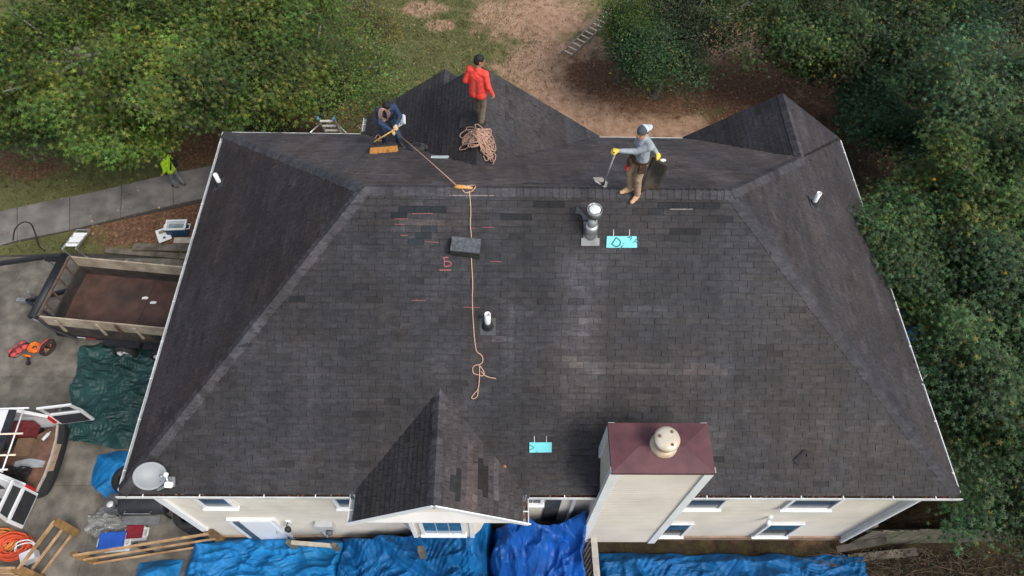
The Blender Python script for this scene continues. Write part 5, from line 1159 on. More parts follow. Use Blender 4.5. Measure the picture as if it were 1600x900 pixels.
# ------------------------------------------------------------------ coolers
def cooler(loc, rz, size, body, lidm, label, opened):
    r = root('cooler', loc, label, 'cooler', None, rz); a, b, h = size; t = .04
    if opened:
        MB().box((0, 0, .02), (a, b, .04)).build('base', body, r)
        w = MB()
        for s in (-1, 1): w.box((s*(a/2-t/2), 0, h/2), (t, b, h-.002)).box((0, s*(b/2-t/2), h/2), (a-2*t, t, h-.004))
        w.build('wall', body, r); w = MB()
        for s in (-1, 1): w.box((s*(a/2-t/2), 0, h+.015), (t+.02, b+.02, .034)).box((0, s*(b/2-t/2), h+.015), (a-2*t-.02, t+.02, .032))
        for s in (-1, 1): w.box((s*(a/2-t-.004), 0, h/2+.02), (.006, b-2*t, h-.05)).box((0, s*(b/2-t-.004), h/2+.02), (a-2*t, .006, h-.05))
        w.build('liner', lidm, r); MB().box((0, 0, .14), (a-2*t-.01, b-2*t-.01, .2)).build('ice', mat('grey_ice_water', (.2, .25, .28), .2, .4, 8), r)
    else:
        MB().box((0, 0, h/2), (a, b, h)).build('wall', body, r, bevel=.015); MB().box((0, 0, h+.03), (a+.02, b+.02, .055)).build('lid', lidm, r, bevel=.015)
    for s in (-1, 1): MB().tube([(s*a/2, -.1, h*.75), (s*(a/2+.09), -.1, h*.75), (s*(a/2+.09), .1, h*.75), (s*a/2, .1, h*.75)], .018, 8).build('handle', M_white, r)
    return r
M_cw = mat('cooler_white', (.74, .77, .78), .4, .05, 3); M_cb = mat('cooler_navy', (.02, .06, .12), .4, .15, 4); M_cbb = mat('cooler_blue', (.02, .09, .42), .4, .12, 4)
cooler(tuple(P(281, 362, .0)), R_(3), (.66, .4, .36), M_cb, M_cw, 'open navy cooler with white rim and ice on the brown leaves', True)
ld = MB().box((0, 0, .02), (.42, .56, .04)).build('cooler_lid', M_cw, None, bevel=.015); c = P(257, 369, 0); ld.location = (c.x, c.y, .06); ld.rotation_euler = (0, 0, R_(28)); tag(ld, 'white cooler lid lying on the leaves beside the open cooler', 'lid')
sk = MB().box((0, 0, .004), (.2, .13, .006)).build('sticker', mat('tan_sticker', (.3, .2, .13), .6, .5, 25), ld); sk.location = (-.02, .12, .042)
sk = MB().box((0, 0, .004), (.08, .08, .006)).build('sticker', mat('dark_sticker', (.06, .08, .12), .6, .5, 25), ld); sk.location = (.0, -.15, .042)
cooler((-9.78, 4.08, .02), R_(4), (.62, .4, .38), M_cw, M_cbb, 'closed cooler with blue lid and white handles beside the long timber gate', False)
cooler((-9.3, 4.32, .02), R_(4), (.4, .32, .3), M_cw, mat('cooler_red', (.22, .02, .03), .4), 'smaller dark red lidded cooler behind the blue cooler', False)
# ------------------------------------------------------------------ tyres, smoker grill, plastic
for k in range(4):
    t = MB().lathe([(.22, -.085), (.33, -.1), (.375, -.06), (.375, .06), (.33, .1), (.22, .085), (.205, .06), (.205, -.06), (.22, -.085)], (0, 0, 0), n=32).build('tyre', M_black, None, False, True)
    t.location = (-7.86+random.uniform(-.012, .012), 4.66+random.uniform(-.012, .012), .125+.2*k)
    tag(t, ('lowest', 'second lowest', 'second highest', 'topmost')[k]+' black tyre in the stack against the house corner', 'tyre', 'stacked tyres at the house corner')
t = MB().lathe([(.22, -.085), (.33, -.1), (.375, -.06), (.375, .06), (.33, .1), (.22, .085), (.205, .06), (.205, -.06), (.22, -.085)], (0, 0, 0), n=32).build('tyre', M_black, None, False, True)
t.location = (-9.95, 5.72, .22); tag(t, 'single black tyre lying on the small blue tarp', 'tyre')
def smoker():
    r = root('smoker_grill', (-9.2, 4.95, 0), 'dark barrel smoker grill with pale chimney cap under the roof corner', 'grill'); M_s = mat('dark_grill_steel', (.022, .023, .026), .5, .3, 5); M_g = mat('grey_grill_lid', (.09, .095, .105), .5, .25, 5)
    MB().lathe([(.0, -.55), (.29, -.55), (.3, -.5), (.3, .5), (.29, .55), (0, .55)], (.15, 0, .72), (1, .06, 0), 22).build('barrel', M_s, r, False, True)
    MB().box((-.62, 0, .6), (.42, .46, .4)).build('firebox', M_g, r, bevel=.03); MB().tube([(-.55, -.12, .78), (-.55, -.12, 1.05)], .055, 12).build('chimney', M_g, r, False, True); MB().lathe([(.085, 0), (.085, .015), (.02, .03)], (-.55, -.12, 1.07), n=16).build('chimney_cap', mat('pale_cap', (.5, .52, .5), .5), r, False, True)
    for x in (-.7, .6):
        for y in (-.22, .22): MB().bar((x, y, 0), (x*.95, y*.9, .55), .035, .035, (0, 1, 0)).build('leg', M_s, r)
    MB().box((.15, -.42, .66), (.9, .22, .03)).build('shelf', mat('grey_shelf', (.13, .135, .14), .6, .2), r); MB().tube([(-.2, -.26, .92), (-.2, -.33, .95), (.45, -.33, .95), (.45, -.26, .92)], .012, 6).build('handle', M_steel, r)
    MB().slab([(-.3, .1, 1.03), (.55, .1, 1.03), (.6, .34, .8), (-.35, .34, .8)], .01, (0, .5, .8)).build('lid_panel', M_g, r)
smoker()
def plastic():
    m = MB(); n = 34; c = Vector((-10.12, 4.62, 0))
    for i in range(n+1):
        for j in range(n+1):
            u, v = i/n*2-1, j/n*2-1; x, y = u*.62, v*.42; d = u*u+v*v
            m.v.append((c.x+x+.08*ns(u*2, v*2, 9), c.y+y+.08*ns(u*2, v*2, 19), .03+max(0, 1-d)*.1+.12*abs(ns(u*3.1, v*3.1, 3))+max(0, wrinkle(u*1.4, v*1.4, 77.7, .1, .07, .03))*.8))
    for i in range(n):
        for j in range(n):
            u, v = (i+.5)/n*2-1, (j+.5)/n*2-1
            if u*u+v*v < .95+.3*ns(u*2, v*2, 1): a = i*(n+1)+j; m.f.append((a, a+n+1, a+n+2, a+1))
    o = m.build('plastic_sheet', mat('clear_plastic_sheet', (.45, .48, .48), .12, .2, 8, spec=.9, alpha=.32), None, False, True); tag(o, 'crumpled clear plastic sheet on the driveway above the blue cooler', 'plastic')
plastic()
# ------------------------------------------------------------------ bags and cords
M_rb = mat('red_bag_cloth', (.5, .07, .075), .75, .2, 14, .4, 40)
def redbag():
    c = P(30, 547, 0); r = root('tool_bag', tuple(c), 'red pouch bag with black carry strap on the driveway', 'bag', None, R_(48)); 
    for i in range(3):
        for s in (-1, 1): MB().ell(((i-1)*.27, s*.12, .1), (.145, .125, .11), None, 14, 8).build('pouch', M_rb, r, False, True)
    MB().ell((0, 0, .05), (.42, .24, .05)).build('base', mat('dark_red_cloth', (.16, .025, .03), .8), r, False, True)
    MB().tube(smooth_path([Vector(p) for p in ((-.46, 0, .05), (-.3, 0, .18), (0, .0, .25), (.3, 0, .18), (.46, 0, .05))], 6), .03, 8).build('strap', M_blackp, r, False, True)
    MB().tube(smooth_path([Vector(p) for p in ((.46, 0, .05), (.42, -.2, .05), (.1, -.3, .04), (-.3, -.27, .04), (-.46, 0, .05))], 6), .02, 6).build('handle_loop', M_blackp, r, False, True)
redbag()
bpy.data.objects['tool_bag'].scale = (.66, .66, .66)
def openbag():
    c = P(78, 546, 0); r = root('tool_bag', tuple(c), 'open dark bag full of orange tools beside the trailer corner', 'bag', None, R_(70)); n = 20
    m = MB()
    for k in range(n):
        t = 2*math.pi*k/n; m.v += [(.4*math.cos(t), .24*math.sin(t), .01), (.46*math.cos(t), .28*math.sin(t), .2), (.41*math.cos(t), .235*math.sin(t), .2), (.37*math.cos(t), .21*math.sin(t), .05)]
    for k in range(n):
        a, b = k*4, ((k+1) % n)*4; m.f += [(a, b, b+1, a+1), (a+1, b+1, b+2, a+2), (a+2, b+2, b+3, a+3)]
    m.f.append(tuple(k*4+3 for k in range(n))); m.build('sack', mat('black_bag_cloth', (.03, .022, .02), .85, .3, 10, .4), r, False, True)
    MB().tube([(-.4, .2, .22), (0, .3, .26), (.4, .2, .22)], .035, 8).build('rim_pad', M_rb, r, False, True); rng = random.Random(9)
    for k in range(9):
        x, y = rng.uniform(-.28, .28), rng.uniform(-.14, .14); MB().bar((x, y, .06), (x+rng.uniform(-.14, .14), y+rng.uniform(-.1, .1), .22), .04, .03).build('tool', [mat('orange_tool', (.7, .16, .02), .5), M_steel, M_blackp][k % 3], r)
openbag()
bpy.data.objects['tool_bag.001'].scale = (.62, .62, .8)
def coil(name, c, R, n, m, label, seed, rad=.014, sq=1.0, cat='cord'):
    rng = random.Random(seed); b = MB(); pts = []
    for k in range(n*14):
        t = k/14*2*math.pi; rr = R*(1+.25*math.sin(t*.37+seed)+rng.uniform(-.03, .03)); pts.append(Vector((rr*math.cos(t)+.15*R*math.sin(t*.13), rr*sq*math.sin(t)+.15*R*math.cos(t*.17), .03+.012*(k/14)+rng.uniform(0, .01))))
    b.tube(pts, rad, 6); o = b.build(name, m, None, False, True); o.location = c; tag(o, label, cat); return o
coil('cord_coil', tuple(P(56, 545, 0)+Vector((0, 0, .02))), .13, 6, mat('orange_cord', (.75, .17, .015), .6, .15), 'bright orange cord coil between the two tool bags', 3, .018)
dr = root('power_drill', tuple(P(45, 558, 0)+Vector((0, 0, .02))), 'small orange and black drill lying below the red bag', 'drill')
MB().tube([(-.1, .02, .06), (.1, -.01, .06)], [.05, .035], 12).build('motor', mat('orange_tool', (.7, .16, .02)), dr, False, True); MB().bar((.02, 0, .05), (.1, -.2, .05), .05, .06).build('handle', M_blackp, dr, bevel=.01); MB().box((.11, -.24, .05), (.11, .09, .08)).build('battery', M_blackp, dr, bevel=.01)
coil('hose_heap', tuple(P(24, 856, 0)+Vector((0, 0, .02))), .36, 13, mat('red_orange_hose', (.62, .09, .035), .6, .2), 'heap of red orange hose at the lower left corner', 5, .026, .7, 'hose')
coil('hose_heap', tuple(P(6, 848, 0)+Vector((0, 0, .02))), .3, 7, mat('orange_hose', (.62, .22, .06), .6, .2), 'orange hose loops at the left edge behind the red hose', 8, .024, .8, 'hose')
st = root('white_bucket_stand', tuple(P(52, 872, 0)), 'white wire stand and box behind the short timber gate', 'stand')
MB().box((0, 0, .16), (.34, .26, .3), Matrix.Rotation(.5, 3, 'Z')).build('box', M_white, st, bevel=.01); MB().tube(smooth_path([Vector(p) for p in ((-.4, .1, .05), (-.3, .28, .4), (.0, .35, .45), (.2, .25, .4))], 6), .016, 6).tube(smooth_path([Vector(p) for p in ((-.42, .04, .05), (-.32, .2, .35), (0, .3, .38), (.2, .2, .36))], 6), .016, 6).build('wire', M_white, st, False, True)
cb = MB().tube(smooth_path([Vector((*P(x, y, 0).xy, .06)) for x, y in ((22, 377), (25, 360), (37, 349), (50, 352), (57, 368), (62, 385), (72, 393))], 6), .022, 8).build('black_hose', M_black, None, False, True); tag(cb, 'loop of black hose lying over the concrete path and grass', 'hose')
# step ladder by the trailer
def steps():
    r = root('step_ladder', tuple(P(118, 400, 0)), 'small folded step ladder with white treads behind the trailer', 'ladder'); A = [P(119, 352, .25), P(133, 354, .25), P(124, 400, 1.5), P(101, 396, 1.5)]
    base = [P(119, 352, 0), P(133, 354, 0)]
    A[0], A[1] = Vector((-14.05, 14.15, .05)), Vector((-13.62, 14.15, .05)); A[3], A[2] = Vector((-13.62, 12.75, .95)), Vector((-13.2, 12.75, .95))
    for a, b in ((A[0], A[3]), (A[1], A[2])): MB().bar(a, b, .035, .06).build('rail', M_alu, r, True)
    for t in (.3, .55, .8): MB().bar(A[0].lerp(A[3], t), A[1].lerp(A[2], t), .2 if t < .6 else .1, .03).build('tread', M_white, r, True)
    MB().bar(A[0], A[1], .05, .04).build('foot_bar', M_alu, r, True)
    for a in (A[2], A[3]): MB().bar(a, (a.x, a.y+.15, 0.03), .03, .03).build('leg', M_alu, r, True)
steps()
def lying_ladder():
    a0, a1 = P(878, 82, .07), P(1002, -34, .07); b0, b1 = P(888, 92, .07), P(1018, -22, .07)
    d = (a1-a0).normalized(); n = Vector((-d.y, d.x, 0)); a1 = a0+d*5.6; b0 = a0-n*.43; b1 = a1-n*.43
    r = root('extension_ladder', tuple(a0), 'grey ladder lying on the ground beside the dark green tree', 'ladder')
    for p, q in ((a0, a1), (b0, b1)): MB().bar(p, q, .035, .08).build('rail', mat('dull_ladder_rail', (.2, .2, .18), .6, .2), r, True)
    for i in range(18): t = (i+.5)/18; MB().bar(a0.lerp(a1, t), b0.lerp(b1, t), .05, .035).build('rung', mat('pale_rung', (.55, .5, .45)), r, True)
lying_ladder()
# ================================================================== VEGETATION
RG = np.random.default_rng(5)
M_leaf = mat('leaf', (1, 1, 1), .55, .15, 6, attr='Col', spec=.35)
def leafmat():
    m = M_leaf; n = m.node_tree.nodes; l = m.node_tree.links; b = n['Principled BSDF']; tr = n.new('ShaderNodeBsdfTranslucent'); ms = n.new('ShaderNodeMixShader'); ms.inputs[0].default_value = .25
    src = b.inputs['Base Color'].links[0].from_socket; l.new(src, tr.inputs[0]); l.new(b.outputs[0], ms.inputs[1]); l.new(tr.outputs[0], ms.inputs[2]); l.new(ms.outputs[0], n['Material Output'].inputs[0])
leafmat()
def leaf_cloud(name, C, N, size, cols, kind='star', parent=None, mat_=None):
    """C centres (n,3), N normals (n,3), size (n,), cols (n,3)"""
    n = len(C); N = N/np.linalg.norm(N, axis=1, keepdims=True)
    r = RG.normal(size=(n, 3)); U = np.cross(N, r); U /= np.linalg.norm(U, axis=1, keepdims=True)+1e-9; V = np.cross(N, U)
    nper = 4
    if kind == 'star':
        loc, F0, nper = [], [], 3
        for k in range(5):
            t = math.pi/2+(k-2)*1.12; tip = 1.0 if k == 2 else (.92 if k in (1, 3) else .68); b = len(loc); q = t+math.pi/2
            loc += [(.20*math.cos(q)-.1*math.cos(t), .20*math.sin(q)-.1*math.sin(t), 0), (-.20*math.cos(q)-.1*math.cos(t), -.20*math.sin(q)-.1*math.sin(t), 0), (tip*math.cos(t), tip*math.sin(t), -.22)]; F0.append((b, b+1, b+2))
    elif kind == 'oval':
        loc = [(0, -.5, 0), (.28, 0, .05), (0, .6, 0), (-.28, 0, .05)]; F0 = [(0, 1, 2, 3)]
    else:
        loc = [(-.02, 0, 0), (.02, 0, 0), (.06, 1, .0), (.05, 1, 0)]; F0 = [(0, 1, 2, 3)]
    loc = np.array(loc)*.5; m = len(loc)
    X = C[:, None, :] + (U[:, None, :]*loc[None, :, 0:1] + V[:, None, :]*loc[None, :, 1:2] + N[:, None, :]*loc[None, :, 2:3])*size[:, None, None]
    F = (np.array(F0)[None] + (np.arange(n)*m)[:, None, None]).reshape(-1, nper)
    me = fastmesh(name, X.reshape(-1, 3), F, np.repeat(cols, len(F0), axis=0), nper); return link(name, me, mat_ or M_leaf, parent)
def pal(n, base, yellow=.15, var=.28, warm=(.2, .19, .035)):
    c = np.array(base)[None]*RG.normal(1, var, (n, 1)).clip(.35, 2) * RG.normal(1, .09, (n, 3)).clip(.7, 1.3)
    k = RG.random(n) < yellow; c[k] = c[k]*.4+np.array(warm)*.6*RG.normal(1, .2, (k.sum(), 1)); return c.clip(.004, .8)
def tree(name, px, py, zc, rad, nleaf, size, base, label, kind='star', seed=0, yellow=.12, gaps=.18, trunk=None, low=0.0, group='garden trees', spread=.24, accents=0):
    c = np.array(P(px, py, zc)); rad = np.array(rad, float); rng = np.random.default_rng(seed+100)
    tb = np.array([*(trunk or (c[0], c[1]+.5)), 0.0]); r = root(name, tuple(tb), label, 'tree', group)
    per = 16; ncl = nleaf//per; cl = []
    lobes = [(c + (rng.random(3)*2-1)*rad*np.array([.85, .85, .42]), rad*rng.uniform(.2, .42)*np.array([1, 1, .9])) for _ in range(26)] + [(c - np.array([0, 0, rad[2]*.3]), rad*np.array([.85, .85, .6]))]*4
    while len(cl) < ncl:
        lc, lr = lobes[rng.integers(len(lobes))]
        d = rng.normal(size=3); d /= np.linalg.norm(d)
        if d[2] < -.35 and rng.random() < .7: d[2] = -d[2]
        rr = rng.uniform(.55, 1.0)**.6
        p = lc + d*lr*rr*(1+.22*noise.noise(Vector(d*2.3)+Vector((seed, 0, 0))))
        if p[2] < low+.5: continue
        if noise.noise(Vector(p*.8)+Vector((seed*3.1, 1, 2))) + .4*noise.noise(Vector(p*1.9)+Vector((seed*1.7, 4, 2))) < -gaps and rng.random() < .93: continue
        cl.append(p)
    cl = np.array(cl); C = np.repeat(cl, per, axis=0) + rng.normal(size=(ncl*per, 3))*spread*np.array([1, 1, .55])
    out = (C-c)/rad; N = out*.5 + np.array([0, 0, 1.1]) + rng.normal(size=C.shape)*.55 + (np.array([0, -.15, .0]))
    tn = np.array([1+.9*noise.noise(Vector(p*.55)+Vector((seed, 7, 3))) for p in cl]).clip(.5, 1.7)[:, None]*rng.normal(1, .22, (ncl, 1)).clip(.5, 1.7)
    yw = rng.normal(0, .12, (ncl, 1)) + .25*np.array([[noise.noise(Vector(p*.4)+Vector((3, seed, 9)))] for p in cl]); tn = tn*np.concatenate([1+yw*1.2, 1+yw*.2, 1-yw*.6], 1).clip(.5, 1.6)
    tone = np.repeat(tn, per, axis=0); cols = (pal(len(C), base, yellow)*tone).clip(.003, .5)
    if accents:
        k = rng.integers(0, len(C), accents); cols[k] = np.array([.6, .36, .02])*rng.uniform(.7, 1.1, (accents, 1))
    sz = size*rng.normal(1, .2, len(C)).clip(.5, 1.5)
    inv = MW[r.name].inverted(); C = C - tb
    leaf_cloud('crown', C, N, sz, cols, kind, r)
    # trunk and limbs
    m = MB(); t0 = Vector((0, 0, -.1)); cc = Vector(c-tb); fork = cc*.55; fork.z = max(.8, cc.z-rad[2]*.75); rt = .06+.035*float(rad.mean())
    m.tube(smooth_path([t0, t0.lerp(fork, .5)+Vector((.08, -.06, 0)), fork, cc], 4), [rt*(1.15-.055*i) for i in range(13)], 9); m.build('trunk', M_bark, r, False, True)
    m = MB()
    for k in range(min(22, ncl)):
        e = Vector(cl[rng.integers(ncl)]-tb); e = e + (e-cc).normalized()*.12; s = fork.lerp(cc, rng.uniform(0, .8)); mid = s.lerp(e, .5)+Vector((0, 0, -.15)); q = smooth_path([s, mid, e], 4)
        m.tube(q, [rt*.38*(1-.1*i) for i in range(len(q))], 6)
    m.build('limbs', mat('pale_bark', (.2, .19, .17), .9, .3, 8, .6), r, False, True)
    return r
GRN = (.075, .125, .022); OLV = (.10, .135, .026); DK = (.032, .072, .024); BLU = (.05, .10, .042)
LG = (.075, .125, .02); RGn = (.048, .098, .034)
tree('sweetgum_tree', 120, 75, 4.6, (5.0, 3.7, 1.7), 29000, .2, LG, 'broad green tree filling the upper left corner', 'star', 1, .12, gaps=.05, trunk=(-14, 17.5), accents=6)
tree('sweetgum_tree', 320, 62, 4.5, (4.0, 3.5, 1.7), 25000, .2, LG, 'yellow green tree left of the dense upper left bush', 'star', 2, .16, gaps=.05, trunk=(-9.5, 18.3))
tree('leafy_tree', 480, 75, 4.1, (3.1, 3.1, 1.7), 36000, .15, (.058, .112, .02), 'dense fine leaved tree behind the left half of the roof', 'oval', 3, .1, gaps=0.18, trunk=(-6.4, 18.5))
tree('sweetgum_tree', 195, 208, 3.0, (1.6, 1.2, 1.0), 6500, .17, (.075, .135, .02), 'low bright green branch above the worker in lime', 'star', 4, .12, gaps=.05, low=1.5, trunk=tuple(P(200, 192, 0).xy))
tree('sweetgum_tree', 30, 170, 3.4, (1.6, 1.5, 1.2), 6000, .17, (.045, .09, .024), 'darker green tree at the left edge above the path', 'star', 5, .06, trunk=(-14.9, 17.2))
tree('shrub_tree', 575, 25, 2.4, (1.2, 1.1, 1.0), 3600, .15, (.075, .08, .025), 'small brownish yellow shrub beside the grass at the top', 'oval', 6, .3, trunk=(-4.7, 22.0))
tree('dark_tree', 1055, 50, 2.6, (2.2, 2.5, 2.2), 34000, .17, (.024, .058, .019), 'dark green dense tree behind the back roof beside the ladder', 'oval', 7, .03, gaps=0.27, trunk=(6.0, 20.8))
tree('bright_shrub', 983, 36, 3.2, (.8, 1.2, 1.0), 6500, .15, (.062, .125, .01), 'bright lime green shrub against the dark green tree', 'oval', 8, .06, gaps=0.27, trunk=(4.6, 21.6))
tree('leafy_tree', 1225, 30, 3.6, (2.3, 2.0, 1.8), 18000, .17, (.04, .075, .018), 'green tree with yellow leaves at the top right of centre', 'star', 9, .05, gaps=0.20, trunk=tuple(P(1222, 28, 0).xy), accents=26)
tree('dark_tree', 1330, 70, 2.6, (2.0, 2.0, 1.6), 11000, .17, (.02, .045, .015), 'dark shaded tree beside the thick leaning trunk', 'star', 20, .03, gaps=0.14, trunk=(12.6, 22.4))  # upper right crowns: woods' shade put into darker leaf colours
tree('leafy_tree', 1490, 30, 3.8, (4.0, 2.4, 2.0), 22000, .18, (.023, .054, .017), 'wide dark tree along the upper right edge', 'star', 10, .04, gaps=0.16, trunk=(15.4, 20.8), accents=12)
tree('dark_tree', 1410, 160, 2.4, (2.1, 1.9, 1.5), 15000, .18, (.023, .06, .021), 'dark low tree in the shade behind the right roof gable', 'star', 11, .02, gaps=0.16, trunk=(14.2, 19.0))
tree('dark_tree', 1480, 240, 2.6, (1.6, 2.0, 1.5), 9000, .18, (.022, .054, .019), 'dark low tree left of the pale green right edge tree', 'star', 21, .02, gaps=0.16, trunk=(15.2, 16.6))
tree('sweetgum_tree', 1555, 170, 5.0, (2.0, 2.1, 1.8), 14000, .19, (.062, .112, .045), 'pale green tree at the right edge above the roof line', 'star', 12, .06, gaps=0.14, trunk=(15.8, 15.8), accents=8)
tree('sweetgum_tree', 1510, 365, 4.6, (2.0, 2.1, 1.8), 21000, .18, RGn, 'green tree overhanging the right gutter with yellow leaves', 'star', 13, .04, gaps=0.16, trunk=(13.6, 12.6), accents=18)
tree('sweetgum_tree', 1385, 375, 5.3, (1.0, 1.2, .6), 4200, .17, RGn, 'leafy branch reaching over the right gutter', 'star', 19, .03, gaps=.3, trunk=(12.3, 12.2), low=3)
tree('sweetgum_tree', 1560, 300, 5.4, (1.7, 1.7, 1.6), 11000, .19, (.07, .125, .03), 'bright yellow green crown at the right edge', 'star', 14, .12, gaps=0.14, trunk=(15.4, 13.8), accents=8)
tree('sweetgum_tree', 1525, 520, 4.4, (1.9, 2.2, 2.0), 19000, .18, (.042, .095, .035), 'green tree beside the middle of the right gutter', 'star', 15, .04, gaps=0.16, trunk=(13.1, 9.5), accents=14)
tree('leafy_tree', 1560, 680, 3.4, (1.7, 2.0, 1.9), 18000, .17, (.034, .08, .028), 'darker tree near the lower right roof corner', 'star', 16, .04, gaps=0.18, trunk=(12.9, 6.4), accents=12)
tree('leafy_tree', 1595, 430, 4.4, (1.6, 2.6, 2.0), 12000, .18, (.05, .1, .03), 'green tree cut by the right edge halfway down', 'star', 17, .08, gaps=0.14, trunk=(15.4, 10.8), accents=8)
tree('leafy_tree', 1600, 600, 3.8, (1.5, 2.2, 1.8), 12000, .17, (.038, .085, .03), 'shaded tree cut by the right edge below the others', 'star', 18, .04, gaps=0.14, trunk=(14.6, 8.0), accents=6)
tree('leafy_tree', 1590, 790, 2.2, (1.2, 1.0, 1.2), 5500, .16, (.03, .065, .022), 'low dark bush at the right edge above the board fence', 'star', 22, .04, gaps=0.18, trunk=(13.4, 5.6), accents=5)
def trunk_only(px0, py0, px1, py1, h, rad, label, m):
    a = P(px0, py0, 0); b = P(px1, py1, h); r = root('leaning_tree', tuple(a), label, 'tree'); mid = a.lerp(b, .5)+Vector((.05, .05, .1)); q = smooth_path([a-Vector((0, 0, .1)), mid, b], 8)
    o = MB().tube(q, [rad*(1.1-.5*i/len(q)) for i in range(len(q))], 10).build('trunk', m, r, True, True)
    MB().tube(smooth_path([b.lerp(a, .25), b+Vector((.3, .4, .5)), b+Vector((.7, .6, 1.3))], 5), [rad*.4]*11, 7).tube(smooth_path([b.lerp(a, .1), b+Vector((-.4, .2, .4)), b+Vector((-.9, .5, .9))], 5), [rad*.35]*11, 7).build('limb', m, r, True, True)
trunk_only(1378, 74, 1420, 8, 2.6, .2, 'thick grey leaning trunk in the upper right woods', M_bark)
trunk_only(1118, 36, 1195, -6, 1.0, .09, 'pale leaning trunk at the top between the dark trees', mat('pale_bark', (.2, .19, .17)))
# brush at the lower right
def brush():
    rng = random.Random(14); m = MB()
    for k in range(520):
        x, y = rng.uniform(8.9, 15.5), rng.uniform(2.2, 3.8)
        if x < 9.9 and y < 3.5: continue
        a = rng.uniform(0, 6.28); L = rng.uniform(.3, 1.3); z = rng.uniform(.0, .15); e = Vector((x+L*math.cos(a), min(3.95, y+L*.5*math.sin(a)), z+rng.uniform(0, .55))); s = Vector((x, y, z))
        m.tube([s, s.lerp(e, .5)+Vector((rng.uniform(-.08, .08), rng.uniform(-.08, .08), rng.uniform(0, .12))), e], [.009, .007, .003], 5, False)
    o = m.build('dry_brush', mat('dry_twig', (.1, .075, .05), .9, .4, 6)); tag(o, 'dry brown brush covering the ground at the lower right', 'brush', None, 'stuff')
    m = MB(); rng = random.Random(3)
    r = root('bare_shrub', (10.6, 4.6, 0), 'leafless twiggy shrub behind the board fence near the house', 'shrub')
    for k in range(26):
        a = rng.uniform(0, 6.28); e = Vector((math.cos(a)*rng.uniform(.3, 1.2)-.2, math.sin(a)*.7*rng.uniform(.2, .6)+.1, rng.uniform(.9, 1.7))); m.tube([Vector((0, 0, 0)), e*.5+Vector((0, 0, .12)), e], [.012, .008, .003], 5, False)
    m.build('twigs', mat('dry_twig', (1, 1, 1)), r)
    n = 5200; C = np.stack([RG.uniform(9.3, 16, n), RG.uniform(2.0, 3.9, n), RG.uniform(0, .35, n)], 1); N = RG.normal(size=(n, 3))*.6+np.array([0, 0, 1])
    cols = np.where(RG.random((n, 1)) < .6, np.array([[.045, .028, .02]]), np.array([[.024, .034, .013]]))*RG.normal(1, .3, (n, 1)).clip(.3, 2)  # weed and leaf colours darkened to stand for tree shade
    tag(leaf_cloud('ground_cover', C, N, RG.uniform(.07, .17, n), cols, 'oval'), 'mixed weeds and dead leaves on the ground at the lower right', 'weeds', None, 'stuff')
brush()
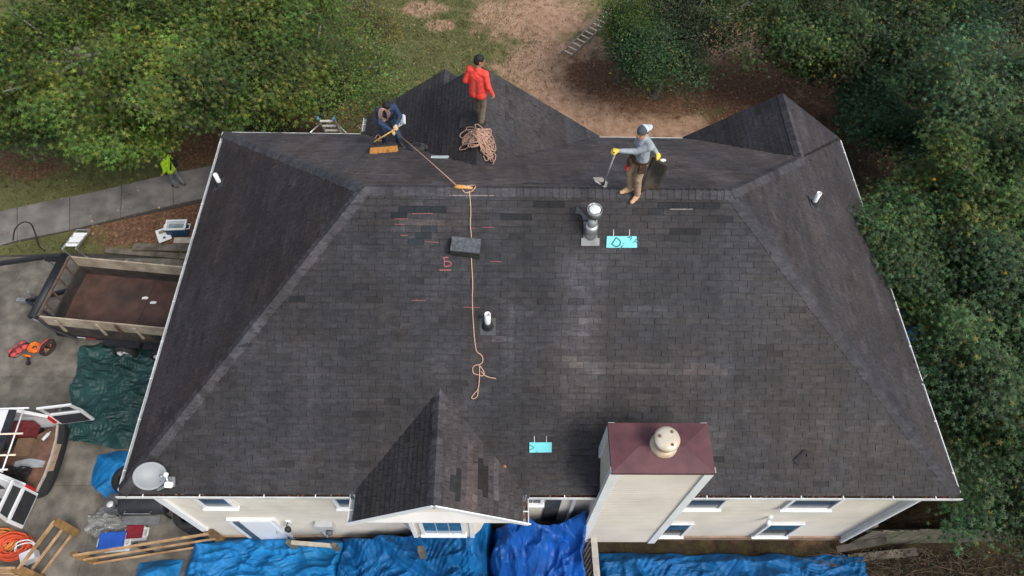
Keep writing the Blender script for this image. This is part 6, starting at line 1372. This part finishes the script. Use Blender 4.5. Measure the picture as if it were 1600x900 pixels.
# ------------------------------------------------------------------ leaf litter and grass
def scatter():
    n = 60000; X = np.stack([RG.uniform(-22, 24, n), RG.uniform(2.2, 29, n), np.zeros(n)], 1)
    D = X-O3; K = D @ fw; px = 800+CF*(D @ r2)/K; py = 450-CF*(D @ u2)/K
    inside = (X[:, 0] > X0+.2) & (X[:, 0] < X1-.2) & (X[:, 1] > Y0) & (X[:, 1] < Y1+.2); keep = (~inside) & (px > -60) & (px < 1660) & (py > -60) & (py < 960)
    B = [(440, 180, 130, 34, 1.), (560, 165, 75, 40, 1.), (250, 350, 120, 42, 1.), (1040, 150, 140, 40, .9), (940, 120, 70, 45, .9), (1270, 210, 110, 60, .9), (1180, 130, 90, 50, .7), (1390, 210, 150, 80, .6), (660, 150, 70, 40, .5), (860, 60, 110, 60, .25), (900, 170, 120, 40, .35), (700, 60, 120, 70, .12), (80, 270, 110, 50, .08), (1350, 100, 200, 100, .5), (300, 240, 50, 40, .6)]
    w = np.zeros(n)
    for (a, b, rx, ry, k) in B: w = np.maximum(w, k*np.clip(1.6-np.hypot((px-a)/rx, (py-b)/ry), 0, 1))
    k = keep & (RG.random(n) < w*.42+.03) & ~((X[:, 0] < -7.3) & (X[:, 1] < 13.2) & (RG.random(n) < .97)); X = X[k]; n = len(X)
    X[:, 2] = .03+RG.uniform(0, .03, n); N = RG.normal(size=(n, 3))*.45+np.array([0, 0, 1])
    pc = np.array([[.34, .2, .13], [.2, .1, .06], [.42, .3, .22], [.26, .13, .075], [.13, .07, .045], [.4, .3, .14]]); cols = pc[RG.integers(0, 6, n)]*RG.normal(1, .2, (n, 1)).clip(.4, 1.6)
    tag(leaf_cloud('fallen_leaves', X, N, RG.uniform(.09, .19, n), cols, 'star'), 'brown and pink fallen leaves scattered on the ground', 'leaves', None, 'stuff')
    # grass tufts
    n = 130000; X = np.stack([RG.uniform(-22, 16, n), RG.uniform(11, 28, n), np.zeros(n)], 1); D = X-O3; K = D @ fw; px = 800+CF*(D @ r2)/K; py = 450-CF*(D @ u2)/K
    G = [(700, 70, 120, 90, 1.), (610, 40, 60, 40, .8), (100, 270, 190, 50, .9), (60, 385, 90, 14, 1.), (820, 100, 60, 40, .4), (1420, 290, 110, 55, .7), (300, 255, 60, 30, .7), (330, 60, 420, 160, .7)]; w = np.zeros(n)
    for (a, b, rx, ry, k) in G: w = np.maximum(w, k*np.clip(1.5-np.hypot((px-a)/rx, (py-b)/ry), 0, 1))
    inside = (X[:, 0] > X0+.2) & (X[:, 0] < X1-.2) & (X[:, 1] < Y1+.3)
    yw = 16.04+(X[:, 0]+13.15)*.31; onwalk = (X[:, 0] < -7) & (X[:, 1] < yw+.12) & (X[:, 1] > yw-1.55); ondrive = (X[:, 0] < -7.3) & (X[:, 1] < 13.25)
    k = (RG.random(n) < w) & ~inside & ~onwalk & ~ondrive; X = X[k]; n = len(X); X[:, 2] = -.02
    up_ = np.stack([RG.normal(0, .55, n), RG.normal(0, .55, n), np.ones(n)], 1); up_ /= np.linalg.norm(up_, axis=1, keepdims=True)
    h = RG.uniform(.05, .13, n); s = np.cross(up_, RG.normal(size=(n, 3))); s /= np.linalg.norm(s, axis=1, keepdims=True); wd = RG.uniform(.008, .02, n)
    V = np.stack([X-s*wd[:, None], X+s*wd[:, None], X+up_*h[:, None]+s*wd[:, None]*.2, X+up_*h[:, None]-s*wd[:, None]*.2], 1).reshape(-1, 3)
    cols = np.array([[.115, .135, .045]])*RG.normal(1, .28, (n, 1)).clip(.4, 1.8); dry = RG.random(n) < .25; cols[dry] = np.array([.2, .16, .07])*RG.normal(1, .2, (dry.sum(), 1))
    me = fastmesh('grass', V, np.arange(n*4).reshape(-1, 4), cols); tag(link('grass', me, M_leaf), 'short patchy green lawn grass around the house', 'grass', None, 'stuff')
    # leaves caught in the front gutter
    C = []
    for (a, b, k) in ((X0+.2, FA-.2, 60), (FB+.3, 2.0, 60), (3.95, X1-.2, 170)):
        for _ in range(k): C.append((random.uniform(a, b), Y0+random.uniform(.03, .11), EZ-.03+random.uniform(-.03, .01)))
    for _ in range(26): C.append((FB-random.uniform(.03, .11), random.uniform(FY+.1, Y0), EZ-.03))
    C = np.array(C); n = len(C); N = RG.normal(size=(n, 3))*.5+np.array([0, 0, 1]); pc = np.array([[.3, .09, .05], [.16, .06, .04], [.34, .26, .2], [.1, .05, .035]])
    tag(leaf_cloud('gutter_leaves', C, N, RG.uniform(.06, .12, n), pc[RG.integers(0, 4, n)], 'star'), 'brown leaves caught in the white front gutter', 'leaves', None, 'stuff')
    p = onroof(789, 730); o = leaf_cloud('fallen_leaf', np.array([[0, 0, .03]]), np.array([[.1, -.5, 1.]]), np.array([.14]), np.array([[.5, .17, .08]]), 'star'); o.location = p; tag(o, 'single orange leaf on the roof right of the front gable', 'leaf')
scatter()
def debris():
    n = 900; C = np.stack([RG.uniform(-16, -7.6, n), RG.uniform(3.4, 12.9, n), np.full(n, .028)], 1); k = (C[:, 0] < -12.6) | (C[:, 1] < 6.4) | (RG.random(n) < .15); C = C[k]; n = len(C)
    N = RG.normal(size=(n, 3))*.25+np.array([0, 0, 1]); pc = np.array([[.05, .04, .032], [.12, .07, .045], [.3, .27, .22], [.03, .03, .03]])
    tag(leaf_cloud('driveway_debris', C, N, RG.uniform(.03, .09, n), pc[RG.integers(0, 4, n)], 'oval'), 'small shingle scraps and leaves scattered on the driveway', 'debris', None, 'stuff')
debris()
